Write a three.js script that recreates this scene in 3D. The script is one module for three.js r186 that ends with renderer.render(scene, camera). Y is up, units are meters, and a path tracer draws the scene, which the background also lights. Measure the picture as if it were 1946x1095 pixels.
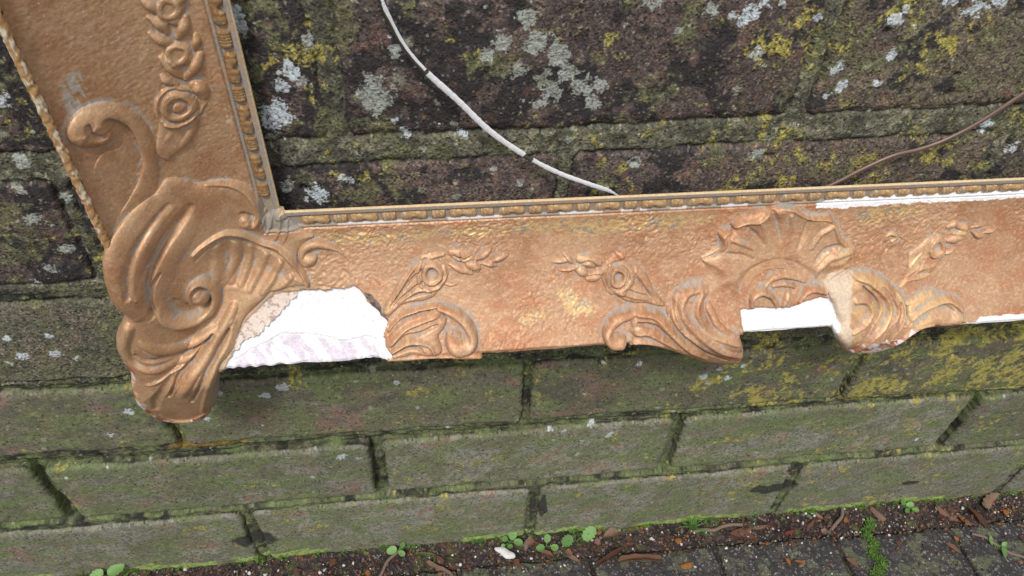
import * as THREE from 'three';
import { mergeGeometries } from 'three/addons/utils/BufferGeometryUtils.js';

// ------------------------------------------------------------------ camera, sky, light, exposure
// Everything below is laid out in millimetres on the wall (X right, Y up, Z out of the wall) and turned into metres by M().
const GY = 400;                                  // wall Y of world zero is -400 mm
const M = (x, y, z) => new THREE.Vector3(x / 1000, (y + GY) / 1000, z / 1000);
const scene = new THREE.Scene();
const camera = new THREE.PerspectiveCamera(44.32, 1946 / 1095, 0.01, 200);
camera.position.copy(M(40.7, 182.2, 275.9));
camera.rotation.set(-0.777, -0.165, 0.057, 'YXZ');

const renderer = new THREE.WebGLRenderer({ antialias: true });
renderer.toneMapping = THREE.LinearToneMapping;
renderer.toneMappingExposure = 1.56;
renderer.shadowMap.enabled = true;

{ // overcast sky: brightest overhead, even all round
  const w = 64, h = 32, d = new Float32Array(w * h * 4);
  for (let j = 0; j < h; j++) for (let i = 0; i < w; i++) {
    const el = ((j + 0.5) / h - 0.5) * Math.PI, s = Math.max(0, Math.sin(el));
    const L = el < 0 ? 0.25 : (0.34 + 0.66 * s) * 0.86, k = (j * w + i) * 4;
    d[k] = L * 0.97; d[k + 1] = L; d[k + 2] = L * 1.05; d[k + 3] = 1;
  }
  const sky = new THREE.DataTexture(d, w, h, THREE.RGBAFormat, THREE.FloatType);
  sky.mapping = THREE.EquirectangularReflectionMapping; sky.magFilter = THREE.LinearFilter; sky.needsUpdate = true;
  scene.background = sky; scene.environment = sky;
}
const sun = new THREE.DirectionalLight(new THREE.Color(1, 0.97, 0.93), 1.5);
sun.position.copy(M(-500, 2300, 1500)); sun.target.position.copy(M(120, -100, 0));
sun.castShadow = true; sun.shadow.radius = 22;
Object.assign(sun.shadow.camera, { left: -1, right: 1, top: 1, bottom: -1, near: 0.1, far: 6 });
scene.add(sun, sun.target);

// ------------------------------------------------------------------ helpers
function hash2(i, j, s) { let h = Math.imul(i, 374761393) ^ Math.imul(j, 668265263) ^ Math.imul(s + 17, 1274126177); h = Math.imul(h ^ (h >>> 13), 1274126177); h = Math.imul(h ^ (h >>> 15), 2246822519); return ((h ^ (h >>> 16)) >>> 0) / 4294967296; }
function vn(x, y, s = 0) {
  const i = Math.floor(x), j = Math.floor(y); let u = x - i, v = y - j; u = u * u * (3 - 2 * u); v = v * v * (3 - 2 * v);
  const a = hash2(i, j, s), b = hash2(i + 1, j, s), c = hash2(i, j + 1, s), d = hash2(i + 1, j + 1, s);
  return a + (b - a) * u + (c - a) * v + (a - b - c + d) * u * v;
}
function fbm(x, y, o, s = 0) { let a = 0.5, t = 0, n = 0; for (let k = 0; k < o; k++) { t += a * vn(x, y, s + k * 31); n += a; a *= 0.5; const X = x * 1.62 - y * 1.18; y = x * 1.18 + y * 1.62; x = X; } return t / n; }
const clamp = (x, a = 0, b = 1) => x < a ? a : x > b ? b : x;
const sm = (a, b, x) => { const t = clamp((x - a) / (b - a)); return t * t * (3 - 2 * t); };
const lerp = (a, b, t) => a + (b - a) * t;
function rng(seed) { let s = seed >>> 0; return () => { s = (s + 0x6D2B79F5) >>> 0; let t = s; t = Math.imul(t ^ (t >>> 15), t | 1); t ^= t + Math.imul(t ^ (t >>> 7), t | 61); return ((t ^ (t >>> 14)) >>> 0) / 4294967296; }; }
const used = {};
const numbered = n => { const k = used[n] = (used[n] ?? -1) + 1; return k ? `${n}_${String(k).padStart(3, '0')}` : n; };
function mesh(name, g, m, parent) { const o = new THREE.Mesh(g, m); o.name = parent ? name : numbered(name); o.castShadow = o.receiveShadow = true; (parent || scene).add(o); return o; }
function group(name) { const o = new THREE.Group(); o.name = numbered(name); scene.add(o); return o; }
function tag(o, label, category, grp, kind) { o.userData = { label, category }; if (grp) o.userData.group = grp; if (kind) o.userData.kind = kind; return o; }
function geo(pos, idx, uv, smooth = true) { const g = new THREE.BufferGeometry(); g.setAttribute('position', new THREE.Float32BufferAttribute(pos, 3)); if (uv) g.setAttribute('uv', new THREE.Float32BufferAttribute(uv, 2)); if (idx) g.setIndex(idx); if (smooth) g.computeVertexNormals(); return g; }
function dataTex(w, h, data, srgb, wrap = THREE.MirroredRepeatWrapping) { const t = new THREE.DataTexture(data, w, h, THREE.RGBAFormat, THREE.UnsignedByteType); t.magFilter = THREE.LinearFilter; t.minFilter = THREE.LinearMipmapLinearFilter; t.generateMipmaps = true; t.wrapS = t.wrapT = wrap; if (srgb) t.colorSpace = THREE.SRGBColorSpace; t.needsUpdate = true; return t; }
function spline(q, n = 7) { // Catmull-Rom through rows of any length
  const o = [], L = q.length, D = q[0].length;
  for (let i = 0; i < L - 1; i++) { const a = q[Math.max(0, i - 1)], b = q[i], c = q[i + 1], d = q[Math.min(L - 1, i + 2)];
    for (let k = 0; k < n; k++) { const t = k / n, r = []; for (let m = 0; m < D; m++) r.push(0.5 * (2 * b[m] + (c[m] - a[m]) * t + (2 * a[m] - 5 * b[m] + 4 * c[m] - d[m]) * t * t + (3 * b[m] - a[m] - 3 * c[m] + d[m]) * t * t * t)); o.push(r); } }
  o.push(q[L - 1].slice()); return o;
}
function bounds(q, pad) { const b = [1e9, 1e9, -1e9, -1e9]; for (const p of q) { b[0] = Math.min(b[0], p[0]); b[1] = Math.min(b[1], p[1]); b[2] = Math.max(b[2], p[0]); b[3] = Math.max(b[3], p[1]); } return [b[0] - pad, b[1] - pad, b[2] + pad, b[3] + pad]; }
function sdPoly(q, x, y) { // positive inside
  let d = 1e9, c = false;
  for (let i = 0, j = q.length - 1; i < q.length; j = i++) {
    const ax = q[i][0], ay = q[i][1], ex = q[j][0] - ax, ey = q[j][1] - ay, wx = x - ax, wy = y - ay, t = clamp((wx * ex + wy * ey) / (ex * ex + ey * ey + 1e-9));
    const bx = wx - ex * t, by = wy - ey * t; d = Math.min(d, bx * bx + by * by);
    if ((ay > y) !== (q[j][1] > y) && x < (q[j][0] - ax) * (y - ay) / (q[j][1] - ay) + ax) c = !c;
  }
  return c ? Math.sqrt(d) : -Math.sqrt(d);
}
const uvBox = (x0, y0, w, h) => (x, y) => [(x - x0) / w, (y - y0) / h];

const ORN=[{id:'rose_left',n:'rose_spray',f:[{k:'p',H:1.7,r:2.5,q:[[20.1,-75.8],[17.7,-73.8],[20.6,-69.1],[24.2,-64.7],[27.3,-60.0],[31.2,-56.4],[36.1,-53.8],[41.0,-53.0],[45.7,-53.9],[49.2,-56.3],[50.3,-59.5],[49.2,-63.1],[46.1,-66.1],[43.6,-68.4],[39.0,-70.2],[33.3,-70.6],[27.6,-71.3],[23.5,-73.5]]},
{k:'a',q:[[37.9,-56.8,0.75,-1.1],[31.6,-61.5,0.75,-1.2],[25.6,-66.8,0.67,-1],[22.0,-71.3,0.59,-0.6]]},
{k:'a',q:[[38.3,-62.0,0.75,-1.1],[32.9,-64.7,0.75,-1.2],[27.1,-68.3,0.67,-1],[22.8,-71.7,0.59,-0.5]]},
{k:'a',q:[[41.6,-66.2,0.75,-1],[35.9,-67.2,0.75,-1.1],[29.4,-68.8,0.59,-0.8]]},
{k:'a',q:[[35.3,-54.5,0.84,0.8],[29.2,-60.9,0.84,0.9],[23.0,-68.8,0.67,0.6]]},
{k:'a',q:[[41.7,-65.2,0.84,0.9],[33.6,-65.7,0.84,1],[25.3,-70.0,0.67,0.6]]},
{k:'a',q:[[34.3,-57.4,0.5,-0.8],[29.1,-62.8,0.5,-0.9],[24.2,-68.7,0.42,-0.6]]},
{k:'r',q:[[42.6,-58.2]],g:[[0.0,-1.2],[1.84,-1.0],[3.19,1.4],[4.61,1.6],[5.53,-0.2],[6.88,1.0],[8.22,0]]},
{k:'t',q:[[40.1,-53.4,0.84,1],[44.2,-51.4,1.17,1.6],[49.0,-50.9,0.84,1]]},
{k:'t',q:[[52.6,-50.1,1.68,1.2],[57.7,-51.4,3.35,2.4],[62.9,-53.3,1.68,1.2]]},
{k:'a',q:[[53.8,-51.1,0.59,-0.9],[58.5,-52.9,0.67,-1],[62.6,-52.0,0.5,-0.6]]},
{k:'a',q:[[57.1,-49.5,0.5,-0.8],[57.6,-54.6,0.5,-0.8]]},
{k:'t',q:[[51.5,-55.4,0.67,0.8],[56.7,-57.6,1.84,2.2],[62.6,-59.9,0.84,1.2]]},
{k:'t',q:[[60.8,-55.8,1.84,1.8],[64.8,-57.1,2.18,2.2],[65.5,-58.7,1.34,1]]},
{k:'t',q:[[64.9,-54.1,0.67,1],[69.0,-51.7,1.68,2.2],[72.3,-49.9,0.84,1]]},
{k:'t',q:[[71.8,-55.2,0.84,1],[76.3,-53.7,1.68,2.1],[80.8,-52.7,0.5,0.6]]},
{k:'t',q:[[67.3,-55.7,0.67,1],[71.3,-56.3,1.34,1.8],[74.7,-57.2,0.67,0.8]]},
{k:'t',q:[[48.3,-63.5,0.67,0.6],[51.9,-64.4,0.84,1],[55.2,-64.0,0.5,0.5]]}]},{id:'rose_mid',n:'rose_spray',f:[{k:'p',H:1.6,r:2.5,q:[[146.6,-60.4],[151.4,-63.2],[153.5,-66.8],[156.5,-71.9],[159.5,-75.4],[162.3,-78.5],[158.0,-78.5],[152.9,-77.1],[145.0,-76.3],[139.1,-74.4],[134.9,-70.8],[136.7,-65.9],[141.9,-62.0]]},
{k:'p',H:1.6,r:2.0,q:[[130.3,-65.0],[131.2,-60.8],[135.0,-58.8],[140.1,-58.7],[144.8,-60.7],[147.1,-64.5],[146.1,-68.5],[142.7,-70.9],[137.4,-70.8],[132.3,-68.9]]},
{k:'a',q:[[146.3,-62.3,0.67,0.8],[151.9,-68.9,0.75,1],[158.8,-75.5,0.59,0.6]]},
{k:'a',q:[[146.7,-65.8,0.59,-1],[151.9,-71.7,0.67,-1.1],[156.1,-76.0,0.5,-0.6]]},
{k:'a',q:[[138.1,-71.4,0.67,0.9],[145.8,-73.5,0.75,1],[152.7,-74.5,0.59,0.6]]},
{k:'a',q:[[141.5,-70.4,0.5,-0.9],[146.7,-72.2,0.59,-1],[153.6,-73.9,0.5,-0.6]]},
{k:'r',q:[[137.0,-64.3]],g:[[0.0,-1.2],[1.84,-1.0],[2.85,1.4],[4.03,1.6],[4.86,-0.3],[6.21,1.1],[7.55,0.9],[8.72,0]]},
{k:'t',q:[[136.6,-54.7,1.17,1],[139.2,-55.7,2.01,2.2],[140.5,-54.6,1.01,1]]},
{k:'t',q:[[116.8,-56.2,1.84,1.4],[121.8,-57.2,3.02,2.5],[127.3,-58.3,1.84,1.4]]},
{k:'a',q:[[117.7,-58.1,0.59,-0.9],[121.9,-56.8,0.67,-1],[126.1,-59.5,0.5,-0.8]]},
{k:'t',q:[[109.3,-53.9,0.67,0.7],[111.8,-56.0,1.34,1.8],[114.5,-58.2,0.67,0.8]]},
{k:'t',q:[[103.1,-57.1,0.42,0.5],[106.9,-56.7,1.09,1.6],[112.3,-56.6,0.67,0.8]]},
{k:'t',q:[[106.8,-60.9,0.5,0.6],[111.8,-60.2,1.26,1.9],[117.7,-59.1,0.75,1]]},
{k:'t',q:[[115.6,-60.4,1.34,1.2],[118.5,-61.7,2.35,2.2],[121.0,-63.5,1.01,1]]},
{k:'t',q:[[120.9,-65.5,1.01,0.9],[125.2,-64.0,2.68,2.3],[129.9,-61.7,1.17,1.2]]},
{k:'a',q:[[121.1,-64.4,0.42,-0.8],[125.3,-63.2,0.5,-0.9],[129.5,-64.0,0.42,-0.6]]}]},{id:'rose_right',n:'rose_spray',f:[{k:'p',H:1.3,r:2.5,q:[[294.7,-78.1],[297.6,-70.0],[298.5,-62.6],[303.8,-59.3],[308.5,-55.5],[314.2,-55.9],[318.5,-59.2],[319.5,-64.6],[316.3,-68.8],[313.0,-72.4],[303.4,-73.1],[299.7,-75.6]]},
{k:'r',q:[[314.1,-60.4]],g:[[0.0,-0.9],[1.63,-0.7],[3.25,1.3],[4.56,1.3],[5.53,-0.2],[6.51,0.4]]},
{k:'t',q:[[294.2,-77.9,0.65,0.8],[299.2,-74.4,1.46,1.9],[306.5,-73.7,1.46,1.7],[312.3,-73.4,0.65,0.6]]},
{k:'t',q:[[295.4,-75.5,0.49,0.6],[302.4,-70.2,1.3,2],[312.0,-69.5,1.14,1.8],[315.0,-68.0,0.65,0.8]]},
{k:'a',q:[[299.1,-73.7,0.41,-0.9],[304.6,-69.8,0.49,-1],[306.9,-65.9,0.41,-0.8]]},
{k:'a',q:[[296.2,-72.7,0.49,0.8],[300.5,-66.7,0.57,0.8],[305.4,-62.4,0.49,0.6]]},
{k:'t',q:[[318.8,-51.2,1.14,1],[322.2,-49.5,1.79,1.8],[322.9,-49.0,0.98,1]]},
{k:'t',q:[[324.2,-50.7,1.3,1.2],[328.6,-51.7,1.95,2],[331.5,-52.2,0.98,1]]},
{k:'t',q:[[320.3,-57.7,1.3,1.2],[324.8,-57.1,2.12,2.1],[329.9,-55.6,1.14,1]]},
{k:'t',q:[[323.4,-54.7,1.3,1.2],[327.9,-54.4,1.79,2],[332.3,-53.5,0.81,0.8]]},
{k:'t',q:[[333.8,-53.9,0.81,0.9],[337.6,-55.8,1.63,2],[341.6,-57.1,0.65,0.7]]},
{k:'t',q:[[333.1,-51.8,0.65,0.7],[337.3,-50.6,1.14,1.6],[340.7,-50.5,0.65,0.7]]},
{k:'t',q:[[341.4,-55.0,0.65,0.7],[345.4,-54.0,1.06,1.5],[349.5,-52.1,0.41,0.4]]},
{k:'t',q:[[319.0,-64.1,0.65,0.8],[322.5,-63.1,1.14,1.5],[325.0,-62.0,0.65,0.7]]},
{k:'t',q:[[283.9,-53.9,0.65,0.7],[286.4,-52.5,1.14,1.4],[289.6,-54.2,0.98,1.2],[287.1,-56.3,0.81,1]]},
{k:'a',q:[[289.5,-52.9,0.49,0.8],[294.5,-55.5,0.57,0.9],[299.2,-58.1,0.41,0.5]]}]},{id:'leaf_left',n:'scroll_leaf',f:[{k:'p',H:2.2,r:4,q:[[18.7,-92.0],[18.4,-86.9],[18.4,-83.0],[21.4,-79.0],[27.4,-74.7],[34.0,-72.4],[46.3,-71.6],[45.3,-74.1],[48.9,-78.2],[47.0,-81.7],[44.4,-84.8],[45.5,-90.1],[39.7,-91.8],[31.7,-90.5],[26.8,-91.3]]},
{k:'a',q:[[19.5,-82.8,1.17,-1.4],[25.5,-77.5,1.26,-1.8],[34.6,-74.5,1.17,-1.7],[45.2,-73.6,0.84,-1.2]]},
{k:'a',q:[[20.1,-80.8,1.01,0.9],[26.5,-75.6,1.17,1],[34.7,-73.2,1.17,1],[44.5,-72.3,0.75,0.8]]},
{k:'a',q:[[20.3,-85.2,1.26,1.3],[27.8,-79.7,1.43,1.5],[37.7,-76.7,1.34,1.4],[45.0,-75.6,1.01,0.8]]},
{k:'a',q:[[21.2,-86.3,0.84,-1.2],[27.5,-83.0,1.01,-1.4],[35.6,-81.9,1.01,-1.3],[43.9,-79.4,0.84,-0.8]]},
{k:'a',q:[[21.1,-87.6,1.17,1.5],[28.2,-84.7,1.34,1.8],[35.4,-84.9,1.34,1.8],[40.1,-86.7,1.17,1.5],[41.9,-90.3,0.84,1]]},
{k:'a',q:[[21.8,-89.4,0.67,-1.2],[27.1,-87.6,0.84,-1.4],[33.6,-87.4,0.84,-1.3],[36.6,-90.1,0.67,-0.8]]},
{k:'t',q:[[45.1,-73.5,1.34,2.2],[51.5,-75.1,2.01,3.4],[56.9,-78.3,2.35,4],[60.3,-82.4,2.68,4.4],[60.6,-86.2,3.19,4.6],[57.8,-88.6,3.19,4.2]]},
{k:'t',q:[[50.4,-84.0,1.84,2.6],[51.4,-86.8,4.03,4.6],[55.4,-88.0,4.19,4.6],[59.6,-86.7,2.85,3.8]]},
{k:'a',q:[[48.4,-82.6,0.59,-1.2],[51.6,-83.9,0.67,-1.6],[55.6,-84.7,0.67,-1.6],[57.4,-81.8,0.59,-1.2]]},
{k:'p',H:1.2,r:2,q:[[13.9,-92.8],[20.5,-90.5],[34.9,-91.5],[51.1,-92.1],[62.6,-92.4],[64.3,-95.1],[42.9,-93.2],[26.7,-93.2]]}]},{id:'leaf_mid',n:'scroll_leaf',over:1,f:[{k:'p',H:2.6,r:5,q:[[142.1,-93.0],[144.1,-88.1],[142.8,-83.1],[143.4,-80.0],[146.9,-78.3],[153.4,-79.0],[159.4,-80.6],[163.2,-84.3],[162.5,-80.9],[163.0,-78.5],[166.1,-78.8],[166.3,-74.5],[168.1,-72.2],[172.0,-71.6],[176.9,-69.9],[182.6,-70.1],[186.1,-72.6],[183.9,-75.9],[182.8,-78.4],[183.6,-82.5],[186.4,-87.0],[193.4,-90.5],[201.4,-92.6],[211.1,-117.8],[203.8,-119.3],[189.9,-115.2],[176.8,-106.3],[166.3,-98.5],[157.4,-95.1],[149.0,-93.0]]},
{k:'t',q:[[144.9,-80.4,1.84,2.4],[138.2,-81.2,2.18,3.2],[132.9,-83.7,2.35,3.6],[130.4,-87.1,2.52,4],[132.4,-90.2,3.02,4.2],[137.1,-90.7,3.35,4.2]]},
{k:'a',q:[[180.5,-70.8,2.52,1.4],[173.5,-72.2,2.85,1.8],[169.8,-77.3,2.85,1.9],[173.0,-83.8,3.02,2],[180.6,-89.9,3.02,2],[192.0,-98.5,2.68,1.9],[206.2,-107.0,2.35,1.6]]},
{k:'a',q:[[181.3,-73.1,1.84,1.2],[178.6,-78.5,2.18,1.4],[180.0,-84.2,2.01,1.2],[186.8,-90.2,1.68,1],[202.0,-96.0,1.51,1]]},
{k:'a',q:[[164.1,-78.8,0.75,-1.6],[164.3,-83.5,1.01,-2.2],[169.2,-88.9,1.01,-2.4],[179.6,-96.3,1.01,-2.4],[199.4,-111.1,0.75,-1.4]]},
{k:'a',q:[[166.8,-74.5,0.84,1],[166.6,-79.8,1.01,1.3],[169.4,-85.6,0.84,1.1]]},
{k:'a',q:[[146.6,-79.5,2.01,1.8],[155.6,-80.8,2.35,2.2],[162.3,-85.9,2.35,2.2],[169.0,-91.9,2.01,1.8],[185.4,-105.5,1.51,1]]},
{k:'a',q:[[146.8,-83.8,0.92,-1.7],[155.5,-85.1,1.01,-2],[162.2,-89.2,0.92,-1.8],[170.3,-95.0,0.67,-1]]},
{k:'a',q:[[143.9,-87.5,1.51,1.4],[151.0,-86.8,1.84,1.7],[157.7,-89.4,1.68,1.5],[166.6,-94.4,1.17,1]]},
{k:'a',q:[[143.9,-91.0,0.84,0.9],[150.7,-91.1,1.17,1],[159.4,-92.9,0.84,0.7]]},
{k:'t',q:[[185.4,-79.8,2.18,1.6],[187.1,-82.6,2.18,2.1],[189.2,-86.5,1.84,2.1],[194.3,-90.2,1.51,1.6],[201.2,-92.6,1.01,1]]}]},{id:'shell',n:'shell',f:[{k:'p',H:4.0,r:3.2,q:[[181.1,-59.5],[187.7,-57.4],[190.8,-54.0],[190.5,-49.9],[189.0,-47.1],[192.7,-44.6],[197.1,-45.4],[195.6,-42.4],[200.7,-38.8],[207.9,-36.7],[214.2,-35.5],[218.7,-34.3],[225.5,-34.5],[230.7,-36.6],[235.4,-39.7],[242.4,-40.8],[248.3,-40.5],[250.7,-43.4],[254.3,-46.3],[256.8,-51.3],[260.2,-54.9],[265.4,-56.3],[267.2,-60.5],[266.6,-68.0],[260.4,-71.9],[252.2,-74.3],[250.2,-78.7],[240.3,-76.9],[226.2,-67.1],[212.4,-69.5],[203.5,-80.9],[195.8,-79.0],[187.2,-74.4],[185.2,-65.1]],fade:1},
{k:'d',q:[[226.5,-64.6],[222.1,-36.3]],H:3.2},
{k:'a',q:[[181.8,-58.8,1.09,0.9],[188.3,-56.0,1.46,1.6],[192.3,-51.9,1.82,2],[191.2,-47.0,1.64,2],[195.4,-45.5,1.28,1.6]]},
{k:'a',q:[[196.4,-42.9,1.28,1.6],[202.6,-40.4,1.46,1.9],[209.3,-40.5,1.28,1.9],[214.1,-36.1,1.28,1.8]]},
{k:'a',q:[[221.2,-34.5,1.46,1],[227.3,-35.8,1.46,1.6],[232.3,-38.9,1.46,1.7],[239.2,-41.3,1.46,1.8],[247.5,-41.6,1.28,1.7],[251.9,-46.0,1.46,1.9],[255.0,-51.5,1.64,2],[258.5,-54.7,1.46,1.8],[264.0,-55.7,1.09,1.2]]},
{k:'a',q:[[216.5,-36.9,2.01,-1.6],[220.4,-44.2,2.37,-1.4],[223.5,-52.3,1.64,-0.6]]},
{k:'a',q:[[226.5,-38.8,1.64,1.1],[227.9,-45.5,1.46,1],[228.0,-53.4,1.09,0.5]]},
{k:'a',q:[[203.5,-43.4,1.82,-1.2],[209.0,-48.2,1.82,-1.2],[214.5,-53.7,1.28,-0.5]]},
{k:'a',q:[[210.9,-41.9,1.09,1],[213.2,-47.5,1.19,1],[215.8,-52.7,0.91,0.4]]},
{k:'a',q:[[196.2,-49.3,1.64,1.2],[201.6,-51.2,1.64,1.1],[208.8,-55.1,1.09,0.5]]},
{k:'a',q:[[194.4,-56.1,1.64,-1],[201.2,-57.1,1.64,-0.9],[209.2,-60.1,1.09,-0.4]]},
{k:'a',q:[[237.1,-43.1,2.01,-1.3],[236.2,-49.3,2.37,-1.4],[234.2,-56.2,1.64,-0.6]]},
{k:'a',q:[[249.4,-45.6,2.01,1.2],[244.3,-49.9,2.01,1.3],[241.1,-56.4,1.64,0.7]]},
{k:'a',q:[[254.0,-55.5,2.19,-1.2],[248.3,-57.7,2.19,-1.2],[243.9,-63.3,1.64,-0.5]]},
{k:'a',q:[[262.5,-58.5,2.01,1.2],[252.6,-60.5,2.19,1.4],[247.0,-65.8,2.01,1],[245.2,-70.3,1.28,0.6]]},
{k:'a',q:[[264.1,-65.8,1.64,0.7],[257.1,-68.5,1.82,0.9],[252.3,-71.5,1.28,0.6]]},
{k:'t',q:[[216.9,-73.1,0.91,1],[220.6,-70.1,1.37,1.8],[226.4,-68.7,1.64,2.2],[232.4,-69.8,1.37,1.8],[238.9,-72.1,0.91,1]]}]},{id:'curls',n:'rosette_curl',f:[{k:'t',q:[[209.0,-80.5,1.19,2.4],[209.8,-76.6,1.46,3.6],[214.4,-74.6,1.55,4],[219.6,-76.7,1.46,3.6],[222.8,-80.8,1.19,2.6]]},
{k:'t',q:[[221.1,-73.2,0.91,1.2],[226.4,-72.0,1.46,2.2],[232.6,-73.5,1.09,1.6]]},
{k:'t',q:[[226.7,-80.9,1.37,2.2],[228.5,-77.8,2.01,3.4],[229.2,-75.4,1.46,2.6]]},
{k:'t',q:[[235.8,-79.6,1.19,2.4],[239.3,-76.0,1.46,3.6],[244.3,-74.7,1.55,4],[250.3,-76.7,1.19,2.8]]},
{k:'p',H:0.5,r:2,q:[[209.0,-81.3],[213.1,-75.0],[220.9,-73.7],[234.8,-74.4],[245.0,-74.9],[250.9,-78.1],[240.8,-80.1],[230.7,-82.2],[220.9,-82.3]]}]},{id:'leaf_right',n:'scroll_leaf',over:1,f:[{k:'p',H:3.0,r:5,q:[[265.9,-71.5],[269.6,-69.5],[276.9,-70.7],[284.4,-73.1],[290.7,-77.6],[295.6,-81.8],[297.2,-87.9],[296.5,-91.5],[301.3,-89.5],[305.7,-86.9],[314.2,-83.4],[322.8,-82.8],[330.0,-85.5],[333.3,-90.8],[332.5,-95.3],[321.8,-96.1],[313.0,-95.2],[304.4,-96.0],[300.3,-101.4],[296.5,-109.1],[287.9,-116.3],[271.2,-114.0],[259.0,-99.7],[254.6,-91.9],[257.5,-89.2],[255.2,-82.6],[251.9,-78.2],[250.3,-74.4],[256.2,-71.6],[260.5,-72.7]]},
{k:'a',q:[[266.1,-70.6,1.46,1.5],[274.4,-72.3,2.01,2.3],[282.9,-78.2,2.37,2.5],[286.0,-84.3,2.55,2.5],[282.6,-90.5,2.37,2.3],[275.8,-97.7,2.01,1.8],[271.1,-109.6,1.46,1.2]]},
{k:'a',q:[[270.1,-69.7,1.09,1],[281.7,-73.5,1.46,1.6],[289.7,-80.8,1.64,1.7],[290.3,-87.6,1.64,1.7],[283.4,-93.2,1.46,1.4],[279.0,-107.0,1.09,1]]},
{k:'a',q:[[270.7,-74.8,0.91,-1.6],[278.2,-80.6,1.09,-2],[279.6,-85.7,1.09,-2],[274.7,-91.1,0.91,-1.6],[270.0,-101.1,0.73,-1]]},
{k:'a',q:[[266.5,-79.6,2.37,1.5],[272.6,-80.3,2.37,1.9],[275.7,-84.5,2.19,1.8],[272.3,-89.2,2.01,1.5],[264.8,-92.8,1.64,1]]},
{k:'a',q:[[291.8,-78.7,0.73,0.6],[295.1,-84.2,1.09,1.6],[294.0,-90.1,1.09,1.6],[287.8,-97.2,0.91,1.2],[286.5,-109.2,0.73,0.8]]},
{k:'a',q:[[293.0,-83.4,0.73,-1.4],[291.8,-89.9,0.73,-1.6],[285.8,-99.0,0.73,-1.2]]},
{k:'a',q:[[298.7,-85.2,1.46,1.2],[305.8,-83.3,2.37,1.9],[313.1,-81.8,2.01,1.8]]},
{k:'p',H:2,r:3,q:[[298.2,-89.2],[298.9,-85.6],[303.2,-83.0],[307.3,-81.0],[313.9,-81.3],[315.8,-82.9],[311.9,-85.9],[305.2,-88.9],[299.8,-92.3]]},
{k:'a',q:[[295.8,-92.5,1.28,1.2],[303.1,-88.5,1.64,2],[312.7,-84.7,1.64,2.2],[322.3,-83.7,1.64,2.2],[329.3,-87.6,1.82,2.4],[330.4,-91.8,1.82,2.2]]},
{k:'a',q:[[302.4,-92.6,2.19,-1.8],[311.2,-88.9,2.74,-2],[321.0,-87.4,2.37,-1.8],[325.0,-89.7,1.46,-1.2]]},
{k:'t',q:[[322.4,-92.8,2.37,2.6],[326.5,-91.4,3.65,4.2],[329.6,-93.0,2.74,3]]},
{k:'a',q:[[291.1,-103.5,1.28,1],[299.0,-95.9,1.46,1.2],[313.0,-94.0,1.09,0.8]]},
{k:'p',H:3.2,r:4,q:[[251.9,-78.2],[255.2,-82.6],[257.8,-89.2],[255.2,-92.4],[261.4,-102.3],[271.2,-114.0],[264.6,-93.9],[263.6,-90.9],[260.2,-86.5],[258.5,-80.8],[256.4,-74.7],[253.3,-73.0]]}]},{id:'corner_tail',n:'corner_scroll',f:[{k:'t',q:[[2.0,-50.2,0.32,0.5],[-1.1,-46.5,0.9,1.6],[-5.5,-43.7,1.54,2.6],[-11.7,-42.2,2.05,3.2],[-16.5,-43.9,2.18,3.4],[-18.4,-47.5,2.05,3.3],[-17.9,-50.4,1.92,3.2],[-15.7,-51.1,1.79,3]]},
{k:'t',q:[[-16.6,-49.3,2.56,3.2],[-15.2,-49.6,2.95,3.6],[-13.4,-49.2,2.18,3]]}]},{id:'corner',n:'corner_acanthus',over:1,f:[{k:'p',H:3.0,r:6,q:[[-85.5,-19.2],[-83.4,-12.4],[-80.6,-7.1],[-76.2,-3.8],[-71.0,-1.1],[-66.6,2.9],[-62.2,6.5],[-56.6,3.0],[-53.3,-0.7],[-42.6,-4.0],[-36.3,-9.6],[-32.8,-16.9],[-32.1,-25.7],[-24.7,-22.7],[-20.8,-29.8],[-16.4,-35.1],[-11.4,-38.4],[-15.1,-41.1],[-20.1,-46.4],[-20.0,-54.1],[-15.8,-60.3],[-19.2,-61.4],[-24.2,-61.3],[-33.1,-62.3],[-40.2,-67.1],[-48.4,-73.1],[-53.7,-82.2],[-58.2,-87.3],[-62.3,-91.1],[-69.7,-107.1],[-79.7,-137.7],[-89.2,-146.8],[-100.0,-146.3],[-107.0,-135.5],[-108.2,-118.6],[-105.9,-101.8],[-102.1,-89.2],[-103.0,-79.4],[-101.5,-69.0],[-96.4,-57.5],[-90.3,-49.8],[-90.3,-41.0],[-88.3,-29.1]]},
{k:'p',H:-2.4,r:12,q:[[-61.1,-34.0],[-54.9,-30.5],[-48.2,-29.7],[-40.6,-35.4],[-34.3,-40.6],[-26.6,-46.2],[-22.2,-54.0],[-19.7,-60.8],[-33.1,-62.1],[-41.3,-67.0],[-46.3,-63.7],[-54.4,-59.4],[-58.8,-52.5],[-64.1,-46.9],[-65.2,-38.6]]},
{k:'t',q:[[-61.9,-3.5,6.04,1.2],[-66.4,-5.4,7.97,3],[-72.0,-9.2,9.18,5],[-77.6,-15.1,9.66,6.4],[-82.0,-25.0,8.94,6.4],[-84.5,-37.6,7.49,6],[-84.2,-48.3,4.59,4.6]]},
{k:'a',q:[[-64.5,-4.2,1.69,-0.6],[-71.6,-9.4,2.05,-1.4],[-77.9,-16.1,2.17,-1.7],[-82.3,-24.8,2.05,-1.7],[-84.8,-35.9,1.69,-1.3]]},
{k:'a',q:[[-62.5,-6.4,1.69,0.5],[-69.0,-11.7,2.17,1],[-75.5,-19.1,2.42,1.2],[-79.5,-27.4,2.17,1.2],[-82.0,-38.6,1.69,0.9]]},
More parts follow.
